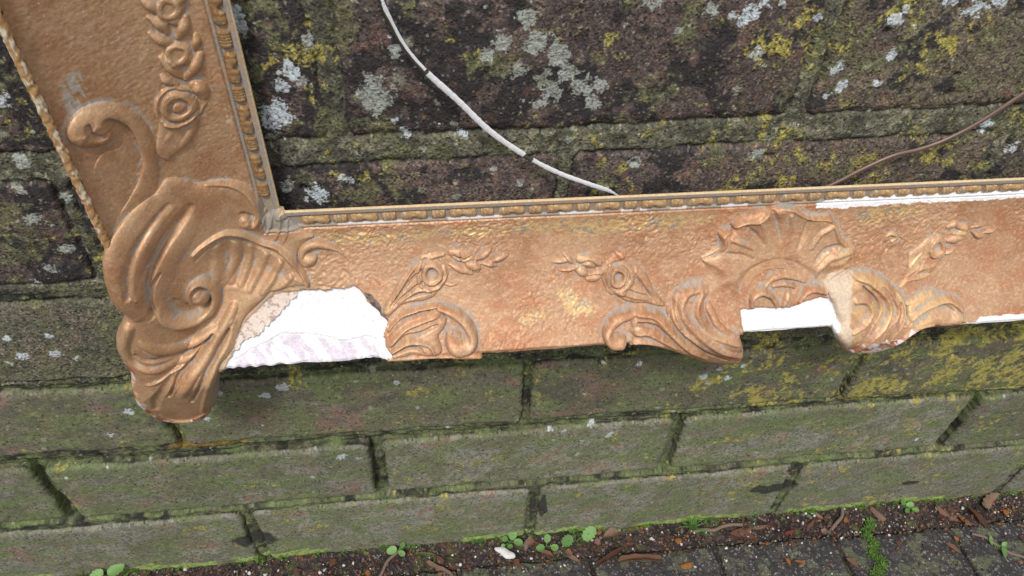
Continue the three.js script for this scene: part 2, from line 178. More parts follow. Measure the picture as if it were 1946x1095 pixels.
{k:'t',q:[[-55.3,-10.3,3.62,2.2],[-58.4,-16.2,5.07,3.6],[-63.8,-23.0,6.04,4.6],[-69.8,-29.0,6.04,5.2],[-74.4,-36.0,5.32,5.4],[-77.8,-45.5,4.35,5.2],[-78.4,-55.5,2.9,4.4]]},
{k:'a',q:[[-58.3,-9.5,3.14,-1.2],[-65.2,-15.7,4.11,-2.4],[-72.9,-23.3,4.11,-3],[-78.5,-32.8,3.14,-3],[-81.1,-42.9,2.17,-2.6],[-81.8,-53.6,1.45,-1.6]]},
{k:'a',q:[[-76.2,-28.7,1.17,1.2],[-79.6,-33.7,1.68,1.6],[-81.7,-40.1,1.68,1.6],[-82.2,-48.7,1.17,1]]},
{k:'a',q:[[-73.8,-33.1,1.01,-1.6],[-77.2,-37.5,1.09,-2],[-79.3,-44.4,1.01,-2],[-79.8,-53.2,0.75,-1.6]]},
{k:'a',q:[[-61.8,-33.3,1.33,1.6],[-55.6,-29.8,1.45,2.2],[-47.9,-28.6,1.57,2.6],[-41.0,-32.7,1.57,2.6],[-36.1,-38.2,1.57,2.4],[-29.1,-41.4,1.57,2.2],[-23.5,-47.5,1.57,2.2],[-19.0,-55.1,1.57,2],[-17.4,-60.4,1.33,1.8]]},
{k:'a',q:[[-61.9,-37.0,1.09,-0.9],[-55.7,-33.7,1.09,-1],[-48.9,-32.5,1.09,-1],[-42.0,-36.7,1.09,-1],[-36.7,-41.5,1.09,-0.9],[-29.8,-45.1,1.09,-0.9],[-25.6,-50.1,1.09,-0.9],[-22.6,-56.6,1.09,-0.8]]},
{k:'a',q:[[-53.2,-34.2,2.9,1],[-55.1,-43.0,3.38,1.4],[-57.1,-52.2,2.9,1]]},
{k:'a',q:[[-45.8,-35.8,2.9,1.2],[-47.9,-45.7,3.38,1.7],[-51.9,-55.5,2.9,1.2]]},
{k:'a',q:[[-40.3,-40.5,2.42,1.1],[-43.4,-49.5,2.9,1.6],[-47.9,-57.7,2.42,1.1]]},
{k:'a',q:[[-34.4,-45.2,2.42,1.2],[-38.4,-52.0,2.9,1.7],[-43.9,-60.0,2.42,1.2]]},
{k:'a',q:[[-28.3,-49.3,2.17,1.1],[-32.4,-55.4,2.66,1.6],[-38.1,-62.1,2.05,1.1]]},
{k:'a',q:[[-23.7,-55.9,1.81,1],[-28.4,-59.1,2.17,1.3],[-33.3,-62.5,1.69,0.9]]},
{k:'t',q:[[-57.9,-60.8,1.69,2.4],[-53.4,-59.0,2.66,3.2],[-46.0,-60.7,2.66,3],[-39.9,-64.3,1.93,2.2]]},
{k:'t',q:[[-77.0,-46.6,1.84,4.8],[-78.2,-53.3,2.18,6],[-77.2,-59.9,2.52,7],[-73.2,-65.7,2.68,7.6],[-66.9,-68.1,2.85,8.2],[-61.6,-65.3,2.68,8.4],[-58.9,-59.8,2.35,8.4],[-58.9,-53.1,2.1,8.2],[-61.8,-48.3,1.93,8],[-65.0,-48.1,1.76,7.8],[-67.2,-51.5,1.59,7.6],[-67.2,-56.1,1.43,7.6],[-65.3,-59.5,1.43,7.8]]},
{k:'p',H:-2.0,r:2.5,q:[[-75.9,-50.6],[-77.0,-57.2],[-74.6,-62.3],[-70.4,-65.3],[-66.0,-65.3],[-62.5,-61.5],[-61.3,-56.1],[-63.1,-52.6],[-65.2,-52.2],[-67.0,-55.6],[-69.6,-56.3],[-71.1,-52.5],[-73.3,-49.2]]},
{k:'t',q:[[-64.4,-53.8,3.69,8],[-63.7,-55.7,4.19,9],[-63.2,-57.3,3.69,8]]},
{k:'a',q:[[-61.1,-58.9,0.67,-2.2],[-62.8,-63.2,0.67,-2.4],[-66.1,-62.6,0.67,-2.2],[-68.1,-58.7,0.59,-1.8]]},
{k:'t',q:[[-57.2,-72.7,2.18,3.8],[-65.0,-76.5,2.85,4.8],[-74.9,-79.3,3.19,5.2],[-81.9,-75.1,3.19,5],[-87.1,-67.6,2.85,4.4],[-88.3,-63.3,2.01,3.6]]},
{k:'t',q:[[-64.7,-79.9,1.84,3.2],[-74.1,-84.4,2.52,4],[-83.6,-84.8,2.85,4.6],[-91.9,-82.0,3.02,5],[-97.2,-76.1,3.35,5.4],[-96.6,-65.6,3.52,5.6],[-90.3,-54.2,3.02,4.8]]},
{k:'a',q:[[-65.5,-78.8,1.09,-1.8],[-75.6,-82.3,1.26,-2.6],[-83.6,-79.1,1.26,-3],[-89.3,-75.8,1.17,-3],[-92.9,-71.7,1.01,-2.2]]},
{k:'t',q:[[-52.2,-66.6,2.85,5],[-55.5,-71.4,3.02,5.4],[-61.4,-77.8,2.85,5.2],[-69.0,-86.8,2.85,4.8],[-74.9,-92.9,3.19,4.8],[-82.4,-104.7,3.35,4.8]]},
{k:'a',q:[[-63.1,-76.9,1.09,-1.8],[-72.6,-85.4,1.43,-2.2],[-80.4,-92.0,1.51,-2.4],[-88.6,-105.8,1.26,-1.8]]},
{k:'a',q:[[-55.7,-75.5,1.09,-1.8],[-62.2,-84.1,1.34,-2.2],[-69.0,-93.0,1.43,-2.2],[-80.6,-114.2,1.17,-1.6]]},
{k:'a',q:[[-52.7,-72.2,1.84,1.2],[-56.3,-80.7,2.18,1.4],[-63.2,-89.6,2.18,1.3],[-71.8,-108.2,2.01,1.1],[-80.4,-129.9,1.51,0.8]]},
{k:'a',q:[[-76.1,-87.2,0.84,1],[-85.7,-90.4,1.01,1.2],[-95.3,-94.0,1.01,1]]},
{k:'a',q:[[-83.4,-91.9,2.52,-1],[-93.9,-105.5,3.02,-1.2],[-100.0,-120.3,2.35,-0.8]]},
{k:'a',q:[[-104.2,-104.5,1.51,1],[-104.3,-121.8,1.84,1.4],[-99.9,-136.6,1.84,1.4],[-90.3,-140.1,1.68,1.3],[-80.7,-133.4,1.34,0.9]]},
{k:'a',q:[[-50.0,-2.1,1.09,0.8],[-42.6,-4.7,1.69,1.8],[-37.0,-9.4,2.17,2.4],[-33.7,-17.0,2.42,2.8],[-33.5,-24.6,2.42,2.8],[-36.6,-28.8,2.42,2.6]]},
{k:'t',q:[[-39.3,-25.3,3.62,5],[-38.8,-26.6,3.99,5.6],[-38.0,-27.7,3.62,5]]},
{k:'a',q:[[-40.1,-21.1,1.45,-1.6],[-37.6,-23.2,1.33,-2],[-36.9,-26.1,1.09,-1.6]]},
{k:'a',q:[[-31.0,-23.2,0.9,1.1],[-32.6,-28.2,1.03,1.2],[-34.9,-31.6,0.77,0.6]]},
{k:'a',q:[[-27.9,-24.1,0.77,1.1],[-29.6,-29.9,0.9,1.2],[-32.2,-35.0,0.77,0.6]]},
{k:'a',q:[[-24.9,-25.8,0.77,1],[-26.1,-32.4,0.9,1],[-28.8,-37.8,0.77,0.6]]},
{k:'a',q:[[-22.3,-29.6,0.77,0.9],[-23.3,-35.3,0.77,0.9],[-25.6,-39.7,0.64,0.6]]},
{k:'a',q:[[-27.3,-43.1,0.9,0.8],[-24.0,-48.1,1.15,1.2],[-21.2,-52.7,1.03,1.2],[-18.2,-57.4,0.9,1]]}]},{id:'stile_scroll',n:'stile_scroll',f:[{k:'p',H:1.0,r:6,q:[[-83.4,-4.9],[-75.7,1.1],[-70.7,9.0],[-67.7,17.9],[-67.5,24.0],[-69.0,31.2],[-71.6,26.7],[-76.8,27.0],[-81.0,20.9],[-81.7,11.7],[-82.5,3.6]],fade:1},
{k:'t',q:[[-76.4,-3.5,4.26,0.5],[-72.0,1.1,4.5,1],[-67.6,9.2,3.08,1.8],[-64.7,18.5,2.48,2.5],[-64.3,27.7,2.25,2.9],[-65.7,35.8,2.25,3.1],[-68.6,41.3,2.13,3.1],[-71.2,43.4,1.77,2.8]]},
{k:'t',q:[[-74.9,39.0,7.57,5.2],[-74.6,38.6,7.93,5.8],[-74.4,37.9,7.57,5.2]]},
{k:'a',q:[[-75.9,40.6,1.18,-1.6],[-75.7,37.1,1.3,-2.4],[-73.8,34.8,1.3,-2.4],[-71.1,35.4,1.18,-1.8]]},
{k:'a',q:[[-70.9,39.6,1.42,-3],[-69.9,36.7,2.13,-5],[-70.5,32.6,2.13,-5],[-72.3,29.7,1.42,-3]]}]},{id:'garland',n:'flower_garland',f:[{k:'p',H:1.5,r:3,q:[[-58.3,31.7],[-58.5,36.7],[-55.8,41.5],[-51.6,43.3],[-47.5,41.5],[-45.9,37.1],[-45.2,31.8],[-47.6,23.2],[-51.6,18.3],[-56.2,16.0],[-60.6,13.8],[-62.9,19.4],[-60.6,25.6]]},
{k:'r',q:[[-50.8,35.1]],g:[[0.0,1.6],[1.66,1.5],[2.6,-0.3],[4.02,1.6],[5.32,1.4],[6.03,-0.5],[7.34,0.9],[8.76,0]]},
{k:'a',q:[[-56.4,29.6,1.18,1],[-52.3,27.4,1.42,1.4],[-47.2,29.2,1.06,1]]},
{k:'t',q:[[-60.8,21.1,1.18,1],[-57.2,23.6,1.89,2],[-55.6,26.9,1.18,1.4]]},
{k:'t',q:[[-56.6,16.8,1.18,1],[-51.6,21.1,1.89,2.1],[-46.8,27.7,1.18,1.4]]},
{k:'t',q:[[-44.1,41.9,2.01,1.6],[-42.5,40.1,2.84,3],[-42.0,37.0,1.89,1.6]]},
{k:'t',q:[[-46.4,44.9,1.18,1],[-42.4,48.6,2.25,2.6],[-39.3,53.5,1.42,1.4]]},
{k:'t',q:[[-47.7,46.2,1.06,1],[-49.6,50.5,2.01,2.4],[-51.7,54.8,1.18,1.2]]},
{k:'t',q:[[-53.1,48.6,0.83,0.8],[-52.2,46.4,1.66,2],[-49.8,43.8,1.06,1]]},
{k:'r',q:[[-46.3,55.1]],g:[[0.0,-0.6],[1.3,-0.4],[2.48,2],[3.55,2],[4.5,-0.2],[5.09,0.2]]},
{k:'p',H:1.3,r:2,q:[[-49.8,58.9],[-46.0,59.6],[-42.2,56.9],[-42.8,51.6],[-46.3,49.6],[-50.2,51.8]]},
{k:'t',q:[[-47.3,59.0,1.06,1],[-49.7,61.2,2.01,2.4],[-52.3,64.6,1.06,1]]},
{k:'t',q:[[-44.7,60.8,1.06,1],[-42.4,63.9,2.01,2.4],[-40.7,67.9,1.18,1.2]]},
{k:'t',q:[[-47.7,63.3,0.83,1],[-48.8,67.1,1.89,2.3],[-51.5,70.2,0.83,1]]},
{k:'t',q:[[-40.7,55.6,0.83,1],[-39.4,58.0,1.66,2],[-39.1,60.7,1.06,1]]},
{k:'r',q:[[-44.8,71.6]],g:[[0.0,-0.5],[1.18,-0.3],[2.25,1.8],[3.43,1.8],[4.38,0]]},
{k:'p',H:1.3,r:2,q:[[-49.5,70.7],[-47.8,74.5],[-43.5,75.2],[-39.5,73.7],[-40.7,68.9],[-43.8,65.2],[-47.1,66.8]]},
{k:'t',q:[[-47.8,70.9,0.83,1],[-49.7,74.0,1.89,2.2],[-51.7,76.8,1.06,1]]},
{k:'t',q:[[-42.0,71.4,0.83,1],[-40.4,74.5,1.89,2.2],[-39.6,77.6,1.06,1]]},
{k:'t',q:[[-43.7,75.9,1.42,1.4],[-43.9,79.1,2.25,2.4],[-44.1,82.2,1.18,1]]}]}];
const REG={gesso:[[-20.4,-63.8],[-11.4,-63.9],[-2.4,-64.1],[4.4,-63.5],[7.6,-66.0],[11.2,-70.4],[14.9,-74.3],[19.8,-78.2],[16.6,-83.9],[18.4,-87.5],[20.7,-90.6],[16.9,-94.1],[13.7,-102.1],[-22.5,-101.7],[-63.7,-102.8],[-60.4,-92.4],[-54.8,-85.7],[-49.0,-82.8],[-42.0,-79.4],[-37.3,-76.0],[-31.3,-72.2],[-25.2,-67.3]],putty:[[-54.6,-84.8],[-53.1,-80.3],[-49.1,-75.3],[-40.9,-69.1],[-33.7,-64.3],[-23.6,-63.6],[-19.7,-63.3],[-25.2,-67.4],[-31.3,-72.3],[-37.3,-76.7],[-42.1,-80.0],[-49.0,-83.1],[-53.6,-85.6]],step:[[-57.1,-91.1],[-47.2,-87.0],[-38.7,-84.3],[-32.8,-81.8],[-23.6,-82.0],[-14.4,-83.3],[-7.5,-84.7],[-0.5,-85.9],[9.1,-84.7],[14.7,-86.0],[15.2,-91.4],[14.5,-99.2],[-25.8,-99.3],[-62.5,-97.1]],gesso2:[[202.9,-82.4],[213.3,-82.2],[221.3,-82.8],[231.2,-83.0],[241.3,-80.5],[248.3,-79.6],[252.5,-80.0],[256.0,-83.8],[258.3,-90.2],[256.2,-93.8],[262.0,-104.3],[205.9,-102.6]],cream:[[246.8,-71.8],[250.2,-69.8],[260.0,-66.9],[267.4,-68.2],[266.2,-72.2],[264.9,-77.4],[263.8,-86.4],[264.0,-90.1],[264.9,-98.2],[267.2,-109.4],[254.1,-93.1],[256.2,-88.9],[253.9,-82.1],[250.3,-77.8]],whitefil:[[239.8,-34.5],[245.1,-33.0],[293.8,-32.0],[357.2,-32.8],[363.9,-37.0],[347.4,-37.7],[295.9,-37.2],[262.3,-38.0],[247.7,-38.4],[241.0,-37.0]],whitebot:[[331.4,-95.9],[340.1,-94.9],[343.5,-93.1],[353.1,-93.2],[369.8,-93.3],[377.3,-93.4],[380.4,-101.3],[332.8,-99.1]],goldA:[[-10.6,-39.2],[0.2,-37.8],[23.1,-39.4],[46.5,-38.5],[78.3,-38.0],[95.3,-37.7],[95.4,-43.0],[78.3,-43.5],[62.2,-43.0],[46.4,-42.3],[30.5,-44.6],[16.4,-44.7],[5.6,-44.2],[-0.5,-43.7]],goldB:[[84.8,-36.5],[117.4,-36.7],[159.2,-36.6],[189.4,-38.5],[181.3,-42.3],[168.6,-44.3],[160.1,-45.5],[134.6,-45.1],[109.6,-45.4],[94.7,-42.3],[84.9,-39.2]],goldC:[[262.6,-39.0],[276.2,-37.9],[301.1,-37.5],[304.5,-41.2],[298.0,-43.7],[278.5,-46.5],[266.7,-47.7]],goldD:[[105.2,-70.2],[112.0,-69.2],[119.5,-73.7],[126.1,-77.2],[126.0,-80.0],[119.2,-80.6],[111.5,-79.8],[107.4,-75.6]],goldE:[[85.3,-79.8],[92.1,-77.5],[100.5,-78.7],[101.2,-80.5],[91.9,-81.3],[86.0,-83.0]],dirt:[[9.1,-65.5],[12.0,-66.6],[16.0,-70.3],[17.5,-74.2],[20.7,-76.6],[20.3,-78.1],[16.4,-77.1],[13.3,-74.3],[12.1,-70.8],[10.0,-68.1]],brush:[[-80.6,56.2],[-75.9,60.5],[-73.3,59.5],[-71.6,54.8],[-72.7,49.0],[-70.1,44.9],[-74.8,43.8],[-79.5,44.0],[-81.1,48.6]],scuff:[[-35.7,37.4],[-32.8,35.0],[-33.6,27.8],[-35.4,15.2],[-37.8,16.7],[-37.1,29.4]],redA:[[-101.0,-77.8],[-97.7,-86.6],[-104.8,-102.5],[-103.0,-111.7],[-102.1,-130.9],[-95.4,-140.1],[-79.5,-134.6],[-82.1,-143.4],[-93.2,-154.2],[-106.5,-147.9],[-109.1,-119.4],[-105.1,-93.8]],redB:[[266.1,-105.4],[272.8,-99.7],[288.0,-99.2],[299.5,-93.9],[305.0,-94.5],[300.8,-103.1],[293.9,-118.2],[271.1,-115.5]]};

// ------------------------------------------------------------------ the brick wall
// courses: [y of lower edge, drift, y of upper edge, drift, joints between the bricks, joint width, depth of the pointing behind the brick faces]
const COURSES = [
  [-398, -0.027, -314, -0.016, [-104, 114, 335, 560], 9, 2.0],
  [-301, -0.018, -235.5, -0.01, [-217, -2, 216, 452, 672], 9, 5.0],
  [-220.5, -0.02, -159.5, -0.026, [-122, 101, 332, 557], 6, 2.6],
  [-149, -0.02, -83.5, 0.0, [-222, 4, 226, 451], 8, 1.4],
  [-69.5, 0.005, -8.5, 0.018, [-118, 109.5, 337, 560], 8, 0.7],
  [7.5, 0.018, 67.5, 0.018, [-222, 5, 218, 443], 10, 0.6],
];
for (let k = 0; k < 7; k++) COURSES.push([83 + 75 * k, 0.018, 143 + 75 * k, 0.018, k % 2 ? [-222, 3, 226, 447] : [-112, 112, 336, 560], 10, 0.8]);
const XMIN = -900, XMAX = 1300;
const BR = [];
COURSES.forEach((c, ci) => {
  const js = c[4].slice(); while (js[0] > XMIN) js.unshift(js[0] - 224); while (js[js.length - 1] < XMAX) js.push(js[js.length - 1] + 225);
  c.js = js; c.br = [];
  for (let k = 0; k < js.length - 1; k++) { const b = { ci, k, x0: js[k] + c[5] / 2, x1: js[k + 1] - c[5] / 2, r: hash2(ci, k, 91), r2: hash2(ci, k, 92), dz: (hash2(ci, k, 93) - 0.5) * 1.6 }; c.br.push(b); BR.push(b); }
});
const yLow = (c, x) => c[0] + c[1] * x, yTop = (c, x) => c[2] + c[3] * x;
const wob = (a, b, s) => (fbm(a / 16, b * 0.37, 3, s) - 0.5) * 3.4 + (vn(a / 2.3, b, s + 5) - 0.5) * 0.9;
// signed distance to the nearest brick edge (positive inside a brick); nearest brick in .b
const NB = { d: 0, b: null, c: null };
function nearBrick(x, y) {
  let best = -1e9; NB.b = null;
  for (let ci = 0; ci < COURSES.length; ci++) {
    const c = COURSES[ci], lo = yLow(c, x), hi = yTop(c, x); if (y < lo - 14 || y > hi + 14) continue;
    for (const b of c.br) { if (x < b.x0 - 12 || x > b.x1 + 12) continue;
      const dx = Math.min(x - b.x0 + wob(y, b.k + ci * 9, 3), b.x1 - x + wob(y, b.k + ci * 9, 4)), dy = Math.min(y - lo + wob(x, ci, 1), hi - y + wob(x, ci, 2));
      const r = 5, ax = r - dx, ay = r - dy, d = ax > 0 && ay > 0 ? r - Math.hypot(ax, ay) : Math.min(dx, dy);
      if (d > best) { best = d; NB.b = b; NB.c = c; } }
  }
  NB.d = best; return NB;
}
const PITS = [[212, -11, 2.6], [143, -12, 1.5], [246, 52, 1.8], [292, 20, 2.2], [330, 60, 2], [266, -170, 1.6], [70, -262, 1.4], [401, -184, 2], [-14, -20, 1.6], [290, 30, 1.2], [233, -190, 1.5]];
function brickZ(x, y, b) {
  let z = b.dz + (fbm(x / 38, y / 38, 3, b.ci * 7 + 40) - 0.5) * 2.4 + (fbm(x / 5, y / 5, 3, 60) - 0.5) * (b.ci <= 2 ? 0.9 : 1.2) + (vn(x / 1.4, y / 1.4, 66) - 0.5) * (b.ci <= 2 ? 0.15 : 0.3);
  for (const p of PITS) { const d = Math.hypot(x - p[0], y - p[1]) / p[2]; if (d < 1.6) z -= 3.2 * (1 - sm(0.5, 1.5, d + (vn(x, y, 7) - 0.5) * 0.6)); }
  return z;
}
function mortarZ(x, y, n) {
  if (!n.c) return -2;
  const ver = n.b && (x < n.b.x0 + 1 || x > n.b.x1 - 1);
  let dep = n.c[6]; if (n.c === COURSES[1] && ver) dep = 8; if (n.c === COURSES[2] && ver) dep = 5;
  let z = -dep * (0.5 + fbm(x / 22, y / 22, 2, 77)) + (fbm(x / 6, y / 6, 3, 80) - 0.5) * 2.2 + (vn(x / 1.5, y / 1.5, 83) - 0.5) * 0.7;
  z -= 1.9 * Math.exp(-Math.pow((n.d + 0.6) / 0.8, 2)) * (0.35 + 1.1 * vn(x / 14, y / 14, 88));           // hairline gap along the brick
  return z;
}

// colour and relief of wall surfaces, by place on the wall: fired brick, pointing, algae, moss and lichen crusts
const SPOTS = [];   // crusts of pale lichen: x, y, radius, whiteness
{
  const S = [[23, 26, 8.5, .8], [-10, 40, 4.5, 1], [-18, 18, 7.5, 1], [-9, -23, 5.5, 1], [6, -16, 3.4, .9], [-27, 61, 6, 1], [33, 46, 3.8, .8], [-1, 52, 3.5, .8], [-14, 33, 3.5, .9], [180, 61, 7, 1], [247, 57, 3.6, 1], [189, 43, 2.8, 1], [235, 26, 3.6, 1], [253, 41, 3, 1], [230, 35, 3, .9], [322, 2, 4, 1], [112, 29, 5, .8], [99, 27, 5.5, .7], [121, 30, 3.4, .8],
    [87, 60, 4, .7], [76, 50, 4, .7], [91, 50, 6, .7], [100, 44, 6, .7], [84, 38, 4, .7], [106, 36, 5, .7], [95, 33, 4, .6], [70, 45, 3.4, .7], [119, 22, 3.6, .7], [60, 7, 3, .9], [35, 9, 2.6, .9], [30, 15, 2.2, .9], [-22, -18, 3, .8], [88, -22, 2, .8], [143, -12, 3, .8], [205, -10, 3.6, .7], [212, 58, 2.4, .9], [270, 66, 4.5, 1], [283, 62, 5, 1], [292, 66, 4.5, 1], [262, 70, 3, 1], [250, 62, 2, 1], [300, 70, 4, 1], [164, 62, 3.5, .8], [139, 68, 5, .8], [345, -12, 3, 1], [352, -3, 4, 1],
    [-176, -104, 3.4, 1], [-160, -108, 2.4, .9], [-201, -125, 4, 1], [-209, -120, 5, 1], [-162, -122, 3, 1], [-212, -140, 4.5, 1], [-150, -70, 3, .9], [-136, -30, 3.5, .8], [-128, 0, 4, .8], [-124, 30, 4, .9], [-133, 52, 5, 1], [-128, -48, 3, .8], [-140, -60, 3, .7], [-118, -20, 3, .8],
    [-50, -165, 4, .9], [-62, -172, 3, .9], [-86, -166, 2.6, .8], [18, -168, 2, .9], [-100, -190, 2.6, 1], [-142, -178, 2.4, 1], [-160, -200, 2, 1], [220, -188, 3, .9], [230, -182, 2.4, .8], [238, -192, 2.4, .9], [246, -180, 2, .9], [225, -196, 2, .8], [165, -250, 3, 1], [150, -237, 2.5, .9], [120, -238, 2, .9], [130, -240, 2, .8], [-25, -245, 3.5, .9], [-14, -250, 2, .8], [-95, -315, 3, .5]];
  for (const s of S) SPOTS.push(s);
  const R = rng(5);
  for (let k = 0; k < 520; k++) { const x = -170 + R() * 600, y = -170 + R() * 265; const dens = y > -80 ? (x < 135 ? 1 : x > 215 ? 0.3 : 0.35) : 0.6; if (R() < dens * (fbm(x / 40, y / 40, 2, 12) > 0.42 ? 1 : 0.25)) SPOTS.push([x, y, 0.6 + 2.6 * Math.pow(R(), 2.4), 0.45 + 0.5 * R()]); }
  for (let k = 0; k < 260; k++) SPOTS.push([-330 + R() * 1060, -165 - R() * 60 - R() * R() * 170, 0.5 + 1.5 * Math.pow(R(), 2), 0.4 + 0.5 * R()]);
}
const C = (r, g, b) => [r, g, b];
function mix3(o, c, t) { if (t <= 0) return; o[0] += (c[0] - o[0]) * t; o[1] += (c[1] - o[1]) * t; o[2] += (c[2] - o[2]) * t; }
const WC = [0, 0, 0, 0];
const STAIN = [[-103, -352, 16, 12], [330, -322, 9, 6], [322, -350, 20, 9], [114, -345, 3, 26], [122, -345, 4, 24], [455, -365, 10, 4]];
function wallSample(x, y) {
  const n = nearBrick(x, y), o = WC, ci = n.c ? COURSES.indexOf(n.c) : 0, b = n.b;
  const f1 = fbm(x / 30, y / 30, 4, 1), f2 = fbm(x / 9, y / 9, 4, 2), f3 = fbm(x / 2.6, y / 2.6, 3, 3), g = hash2(Math.floor(x * 3.1), Math.floor(y * 3.1), 4), f4 = fbm(x / 16 + 40, y / 16, 3, 5);
  const upper = sm(-175, -60, y), rt = sm(140, 300, x + (f1 - 0.5) * 90);
  let h = 0.5 + (f3 - 0.5) * 0.5 + (g - 0.5) * 0.3;
  if (n.d > 0) {
    if (ci >= 4) { // dark fired brick, blackened at the left, browner to the right
      o[0] = 82; o[1] = 69; o[2] = 64; mix3(o, C(102, 84, 73), sm(0.45, 0.64, f2) * 0.8); mix3(o, C(92, 84, 64), rt * (b && b.x0 > 210 ? 0.85 : 0.45));
      mix3(o, C(40, 37, 37), sm(0.50, 0.56, f4 * 0.55 + f2 * 0.45 + (x < 6 ? 0.06 : 0) - rt * 0.07) * 0.9);
      mix3(o, C(46, 40, 40), sm(0.55, 0.6, f3) * 0.6); mix3(o, C(108, 76, 62), sm(0.66, 0.74, fbm(x / 7, y / 7, 3, 9)) * 0.4);
    } else {
      const B = ci <= 1;
      o[0] = B ? 106 : 92; o[1] = B ? 104 : 89; o[2] = B ? 90 : 70;
      mix3(o, B ? C(92, 93, 72) : C(72, 70, 56), sm(0.42, 0.6, f1) * 0.75); mix3(o, B ? C(118, 112, 98) : C(98, 86, 76), sm(0.5, 0.64, f4) * 0.55);
      if (ci === 0) mix3(o, C(112, 110, 98), 0.35);
      mix3(o, C(46, 46, 38), sm(0.57, 0.63, f3) * 0.45); mix3(o, C(116, 78, 66), sm(0.68, 0.74, f4) * 0.4);
    }
    if (b) { const t = 0.9 + 0.2 * b.r; o[0] *= t; o[1] *= t; o[2] *= t; }
  } else {
    o[0] = 96; o[1] = 93; o[2] = 74; mix3(o, C(70, 69, 54), sm(0.4, 0.6, f2)); mix3(o, C(124, 120, 102), sm(0.6, 0.7, f3) * 0.35);
    if (ci >= 4) mix3(o, C(60, 60, 50), sm(0.46, 0.58, f4) * 0.7 * (x < 60 ? 1 : 0.4)); else { mix3(o, C(72, 73, 54), 0.6); mix3(o, C(32, 33, 26), sm(0.38, 0.54, f2) * 0.85); }
    if (ci <= 2) mix3(o, C(90, 104, 56), sm(0.54, 0.64, fbm(x / 12, y / 12, 3, 23)) * 0.7);
    h += 0.05;
  }
  // black gap line where pointing has parted from the brick: dirt and dark moss lodged there
  mix3(o, C(30, 27, 24), 0.85 * Math.exp(-Math.pow((n.d + 0.5) / 0.55, 2)) * sm(0.3, 0.55, vn(x / 18, y / 18, 29)));
  // green algae film and moss grains
  const gr = fbm(x / 13, y / 13, 4, 33) + (upper > 0.5 ? -0.05 - (x > 60 && x < 200 ? 0.05 : 0) : 0.05) + (f3 - 0.5) * 0.25;
  mix3(o, C(84, 84, 55), sm(0.53, 0.62, gr) * (upper > 0.5 ? 0.85 : 0.6) * (0.55 + 0.45 * sm(0.35, 0.6, f3)));
  if (y < -150) { mix3(o, C(88, 100, 58), sm(0.5, 0.64, fbm(x / 24 + 9, y / 9, 3, 36)) * 0.6); }
  // yellow lichen, thick on the right
  const yx = y > -90 ? (x > 325 ? 0.12 : x > 190 ? -0.01 : x > 120 ? -0.05 : -0.13) : y > -236 ? (x > 338 ? 0.2 : x > 200 ? 0.1 : -0.08) : x > 340 ? -0.02 : -0.12;
  const yl = fbm(x / 15 + 20, y / 15, 3, 44) * 0.55 + fbm(x / 3.2, y / 3.2, 3, 45) * 0.45 + yx * 0.6 + (vn(x * 1.3, y * 1.3, 46) - 0.5) * 0.16 + (n.d < 0 && x > 250 && y > -235 && y < -150 ? 0.03 : 0);
  mix3(o, C(112, 105, 56), sm(0.58, 0.65, yl) * 0.55); mix3(o, C(146, 134, 56), sm(0.655, 0.685, yl) * 0.75);
  if (yl > 0.62) h += 0.1;
  // corroded dark patches on the lowest course
  for (const s of STAIN) { const d = Math.hypot((x - s[0]) / s[2], (y - s[1]) / s[3]) + (f2 - 0.5) * 1.1; if (d < 1.1) { mix3(o, C(40, 41, 33), (1 - sm(0.75, 1.0, d)) * 0.9); h -= 0.2 * (1 - sm(0.7, 1, d)); } }
  // bright green moss hem at the foot of the wall
  { const e = y - (-391 - 0.027 * x) - 9 - (f2 - 0.5) * 14; if (e < 1) mix3(o, C(124, 146, 66), (1 - sm(-1, 1, e)) * 0.85 * sm(0.34, 0.46, fbm(x / 40, 3, 2, 55))); }
  // rusty-orange run below the corner
  { const d = Math.hypot((x + 108) / 30, (y + 224) / 7) + (f2 - 0.5); if (d < 1) mix3(o, C(120, 92, 34), (1 - sm(0.6, 1, d)) * 0.8); }
  const gv = vn(x * 1.15, y * 1.15, 47), gw = vn(x * 2.3, y * 2.3, 48), lw = ci <= 2 ? 0.35 : 0.85, k = clamp(0.6 + 0.23 * (1 - lw) + 0.46 * lw * gv + 0.24 * lw * (gw - 0.5) + 0.42 * f3 + 0.16 * (g - 0.5), 0.35, 1.7) * ((ci <= 2 ? 1.04 : 0.98) + (ci <= 2 ? 0.24 : 0.36) * hash2(Math.floor((x + f3 * 2) * 1.55), Math.floor((y + f2 * 3) * 1.55), 49)); { const q = hash2(Math.floor((x + f2 * 4) * 0.95), Math.floor((y + f3 * 2) * 1.1), 50); if (q > (ci <= 2 ? 0.98 : 0.96)) mix3(o, C(140, 136, 118), 0.45); else if (q < (ci <= 2 ? 0.03 : 0.07)) { mix3(o, C(26, 24, 22), 0.6); h -= 0.2; } } { const m = (o[0] + o[1] + o[2]) / 3; mix3(o, C(m, m, m), 0.14); } h += lw * ((gv - 0.5) * 0.45 + (gw - 0.5) * 0.2); o[0] *= k; o[1] *= k; o[2] *= k; o[3] = h; return o;
}
